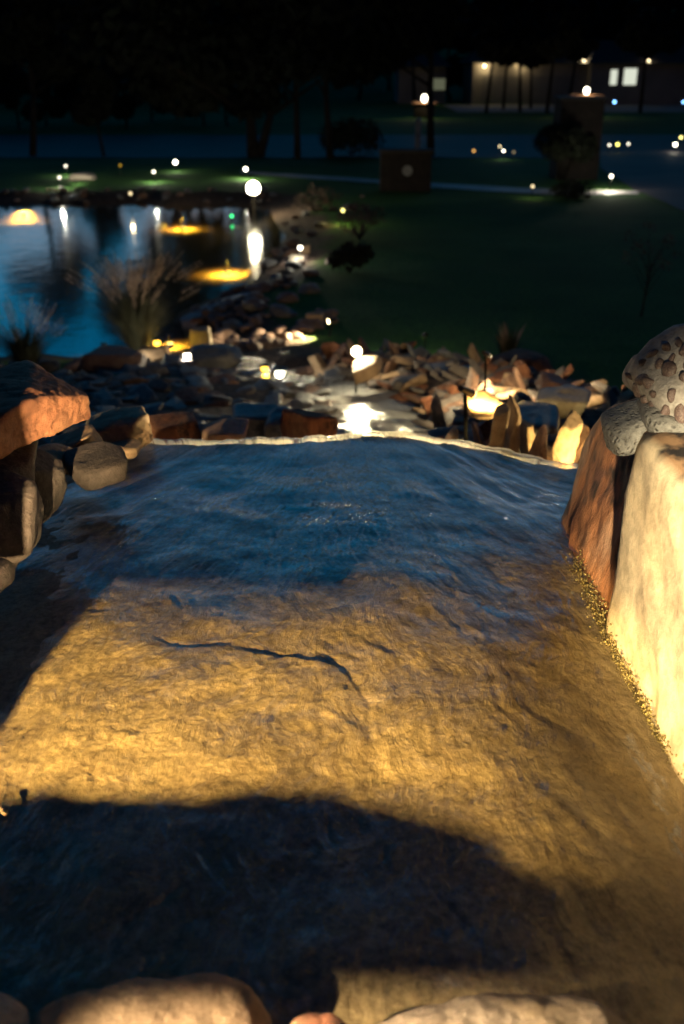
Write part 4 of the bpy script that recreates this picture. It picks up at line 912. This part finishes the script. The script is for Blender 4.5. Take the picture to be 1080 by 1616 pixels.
# tiny green light at the water's edge
c = onz(366, 340, -.1); e = empty('marker_light', (c.x, c.y, PONDZ), 'tiny green light on the water in front of the brightest lamp', 'marker light')
MB().cyl((0, 0, -.3), (0, 0, .09), .02, n=8).build('stake', M['metal'], e); MB().ball((0, 0, .13), .045).build('bulb', em((.05, 1, .25), 8), e, True)
# underwater lights
for px, py, lab, pw, dp in [(38, 340, 'underwater light glowing yellow near the left end of the far shore', 11000, .6), (287, 333, 'underwater light glowing yellow at the far shore, middle', 5000, .6), (360, 422, 'largest yellow underwater glow, near the stream mouth', 6500, .6), (268, 529, 'yellow underwater glow in the shallow cove behind the tall grass', 1300, .3), (164, 541, 'yellow underwater glow half hidden left of the tall grass', 1100, .3)]:
    c = onz(px, py + (4 if px == 287 else 0), PONDZ - (.3 if px in (38, 360) else 0)); g = gz(c.x, c.y)
    e = empty('underwater_light', (c.x, c.y, g), lab, 'underwater light', 'underwater lights in the pond')
    MB().cyl((0, 0, 0), (0, 0, .07), .07, .06, 14).build('housing', M['metal'], e); MB().cyl((0, 0, .071), (0, 0, .08), .055, n=14).build('lens', em((1, .8, .25), 25), e)
    hl = max(.10, PONDZ - (.09 if py < 500 else .03) - g); MB().cyl((0, 0, .08), (0, 0, hl + .03), .012, n=8).build('arm', M['metal'], e); MB().cyl((0, 0, hl + .005), (0, 0, hl + .03), .05, n=12).build('shade', M['metal'], e); add_light(e, (0, 0, hl), pw, YEL, .04, 152, (0, 0, -1), .9)
# spots on rocks round the cascade
def sp(px, py, y, aimpx, aimpy, aimy, lab, power, **kw):
    a = ony(aimpx, aimpy, aimy); c = ony(px, py, y); c.z = max(c.z, gz(c.x, c.y) + .12); spot_light(c, a, lab, power, **kw)
def spz(px, py, apx, apy, lab, power, h=.15, **kw):
    c = onz(px, py, h); c.z = gz(c.x, c.y) + h; a = onz(apx, apy, 0); a.z = gz(a.x, a.y) + .1; spot_light(c, a, lab, power, **kw)
sp(563, 555, 9.5, 590, 650, 7.0, 'bright white spotlight above the glowing cascade stones', 170, col=(1, .84, .5), angle=125, radius=.05, r=.05, glow=40)
add_light(bpy.data.objects[[o.name for o in bpy.data.objects if o.get('label', '').startswith('bright white spotlight')][0]], (0, .1, .42), 18, (1, .86, .55), .05)
path_light(474, 391, 'glaring light among the glowing stones at the pond mouth', col=WHITE, glow=60, power=10, r=.05, z=.1, h=.2)
spz(518, 516, 440, 545, 'spotlight at the upper end of the bright cobble strip', 700, angle=90, h=.25, col=WARM, glow=50)
path_light(208, 580, 'white light glaring at the foot of the tall grass', col=WHITE, glow=90, power=8, r=.05, z=.1, h=.2)
path_light(297, 580, 'white light below the pale upright rock', col=WHITE, glow=90, power=9, r=.05, z=.1, h=.2)
path_light(248, 541, 'warm light beside the tall grass, at the shallow cove', col=YEL, glow=45, power=3, r=.05, z=.1, h=.2)
path_light(418, 587, 'tiny yellow light among the wet stones', col=YEL, glow=40, power=.5, r=.04, z=.4, h=.2)
path_light(442, 603, 'whitish light low in the middle of the wet stones', col=WHITE, glow=80, power=4, r=.05, z=.62, h=.2)
spz(668, 570, 640, 575, 'hooded spotlight at the top of the right rubble heap', 50, h=.3, angle=120, col=WARM, glow=40)
spz(120, 285, 140, 280, 'spotlight in front of the long pale rock on the far shore', 70, angle=110, glow=20)
# wall lamps on the house
def wall_lamp(px, py, yf, power, lab, tilt=0):
    c = ony(px, py, 103 + yf - .22); e = empty('wall_lamp', (c.x, 103 + yf, c.z), lab, 'wall lamp', 'lamps on the walls of the house')
    MB().box((0, -.04, 0), (.14, .07, .24), bev=.01).build('bracket', M['metal'], e)
    MB().ball((0, -.2, 0), .12, (1, 1, 1.3)).build('bulb', em(WARM, 18), e, True); add_light(e, (0, -.38, 0), power, WARM, .1)
wall_lamp(765, 104, 0, 45, 'leftmost wall lamp of the house, at the wall corner'); wall_lamp(822, 102, 0, 30, 'second wall lamp from the left on the garage wall')
wall_lamp(922, 96, 0, 45, 'wall lamp at the corner left of the lit windows'); wall_lamp(1024, 97, -1.2, 35, 'rightmost wall lamp, past the brighter window')
def pier(px, py, y, lab, w_=1.6, power=60):
    c = ony(px, py, y); e = empty('lamp_pier', (c.x, y, 0), lab, 'lamp pier'); h_ = c.z - .36
    MB().box((0, 0, h_ / 2), (w_ * .8, .6, h_), bev=.02).build('stone_body', M['brick'], e); MB().box((0, 0, h_ + .062), (w_, .8, .12), bev=.02).build('cap', M['cap'], e)
    MB().cyl((0, 0, h_ + .123), (0, 0, h_ + .2), .06, .05).build('lamp_base', M['metal'], e); MB().ball((0, 0, c.z + .03), .2, (1, 1, 1.3), 3).build('lamp_globe', em(WHITE, 22), e, True)
    add_light(e, (0, -.5, c.z + .05), power, WARM, .15)
pier(670, 156, 80, 'stone lamp pier with a glowing globe, left across the road', 1.9, 50); pier(926, 144, 82, 'stone lamp pier with a glowing globe, in front of the house', 2.6, 60)
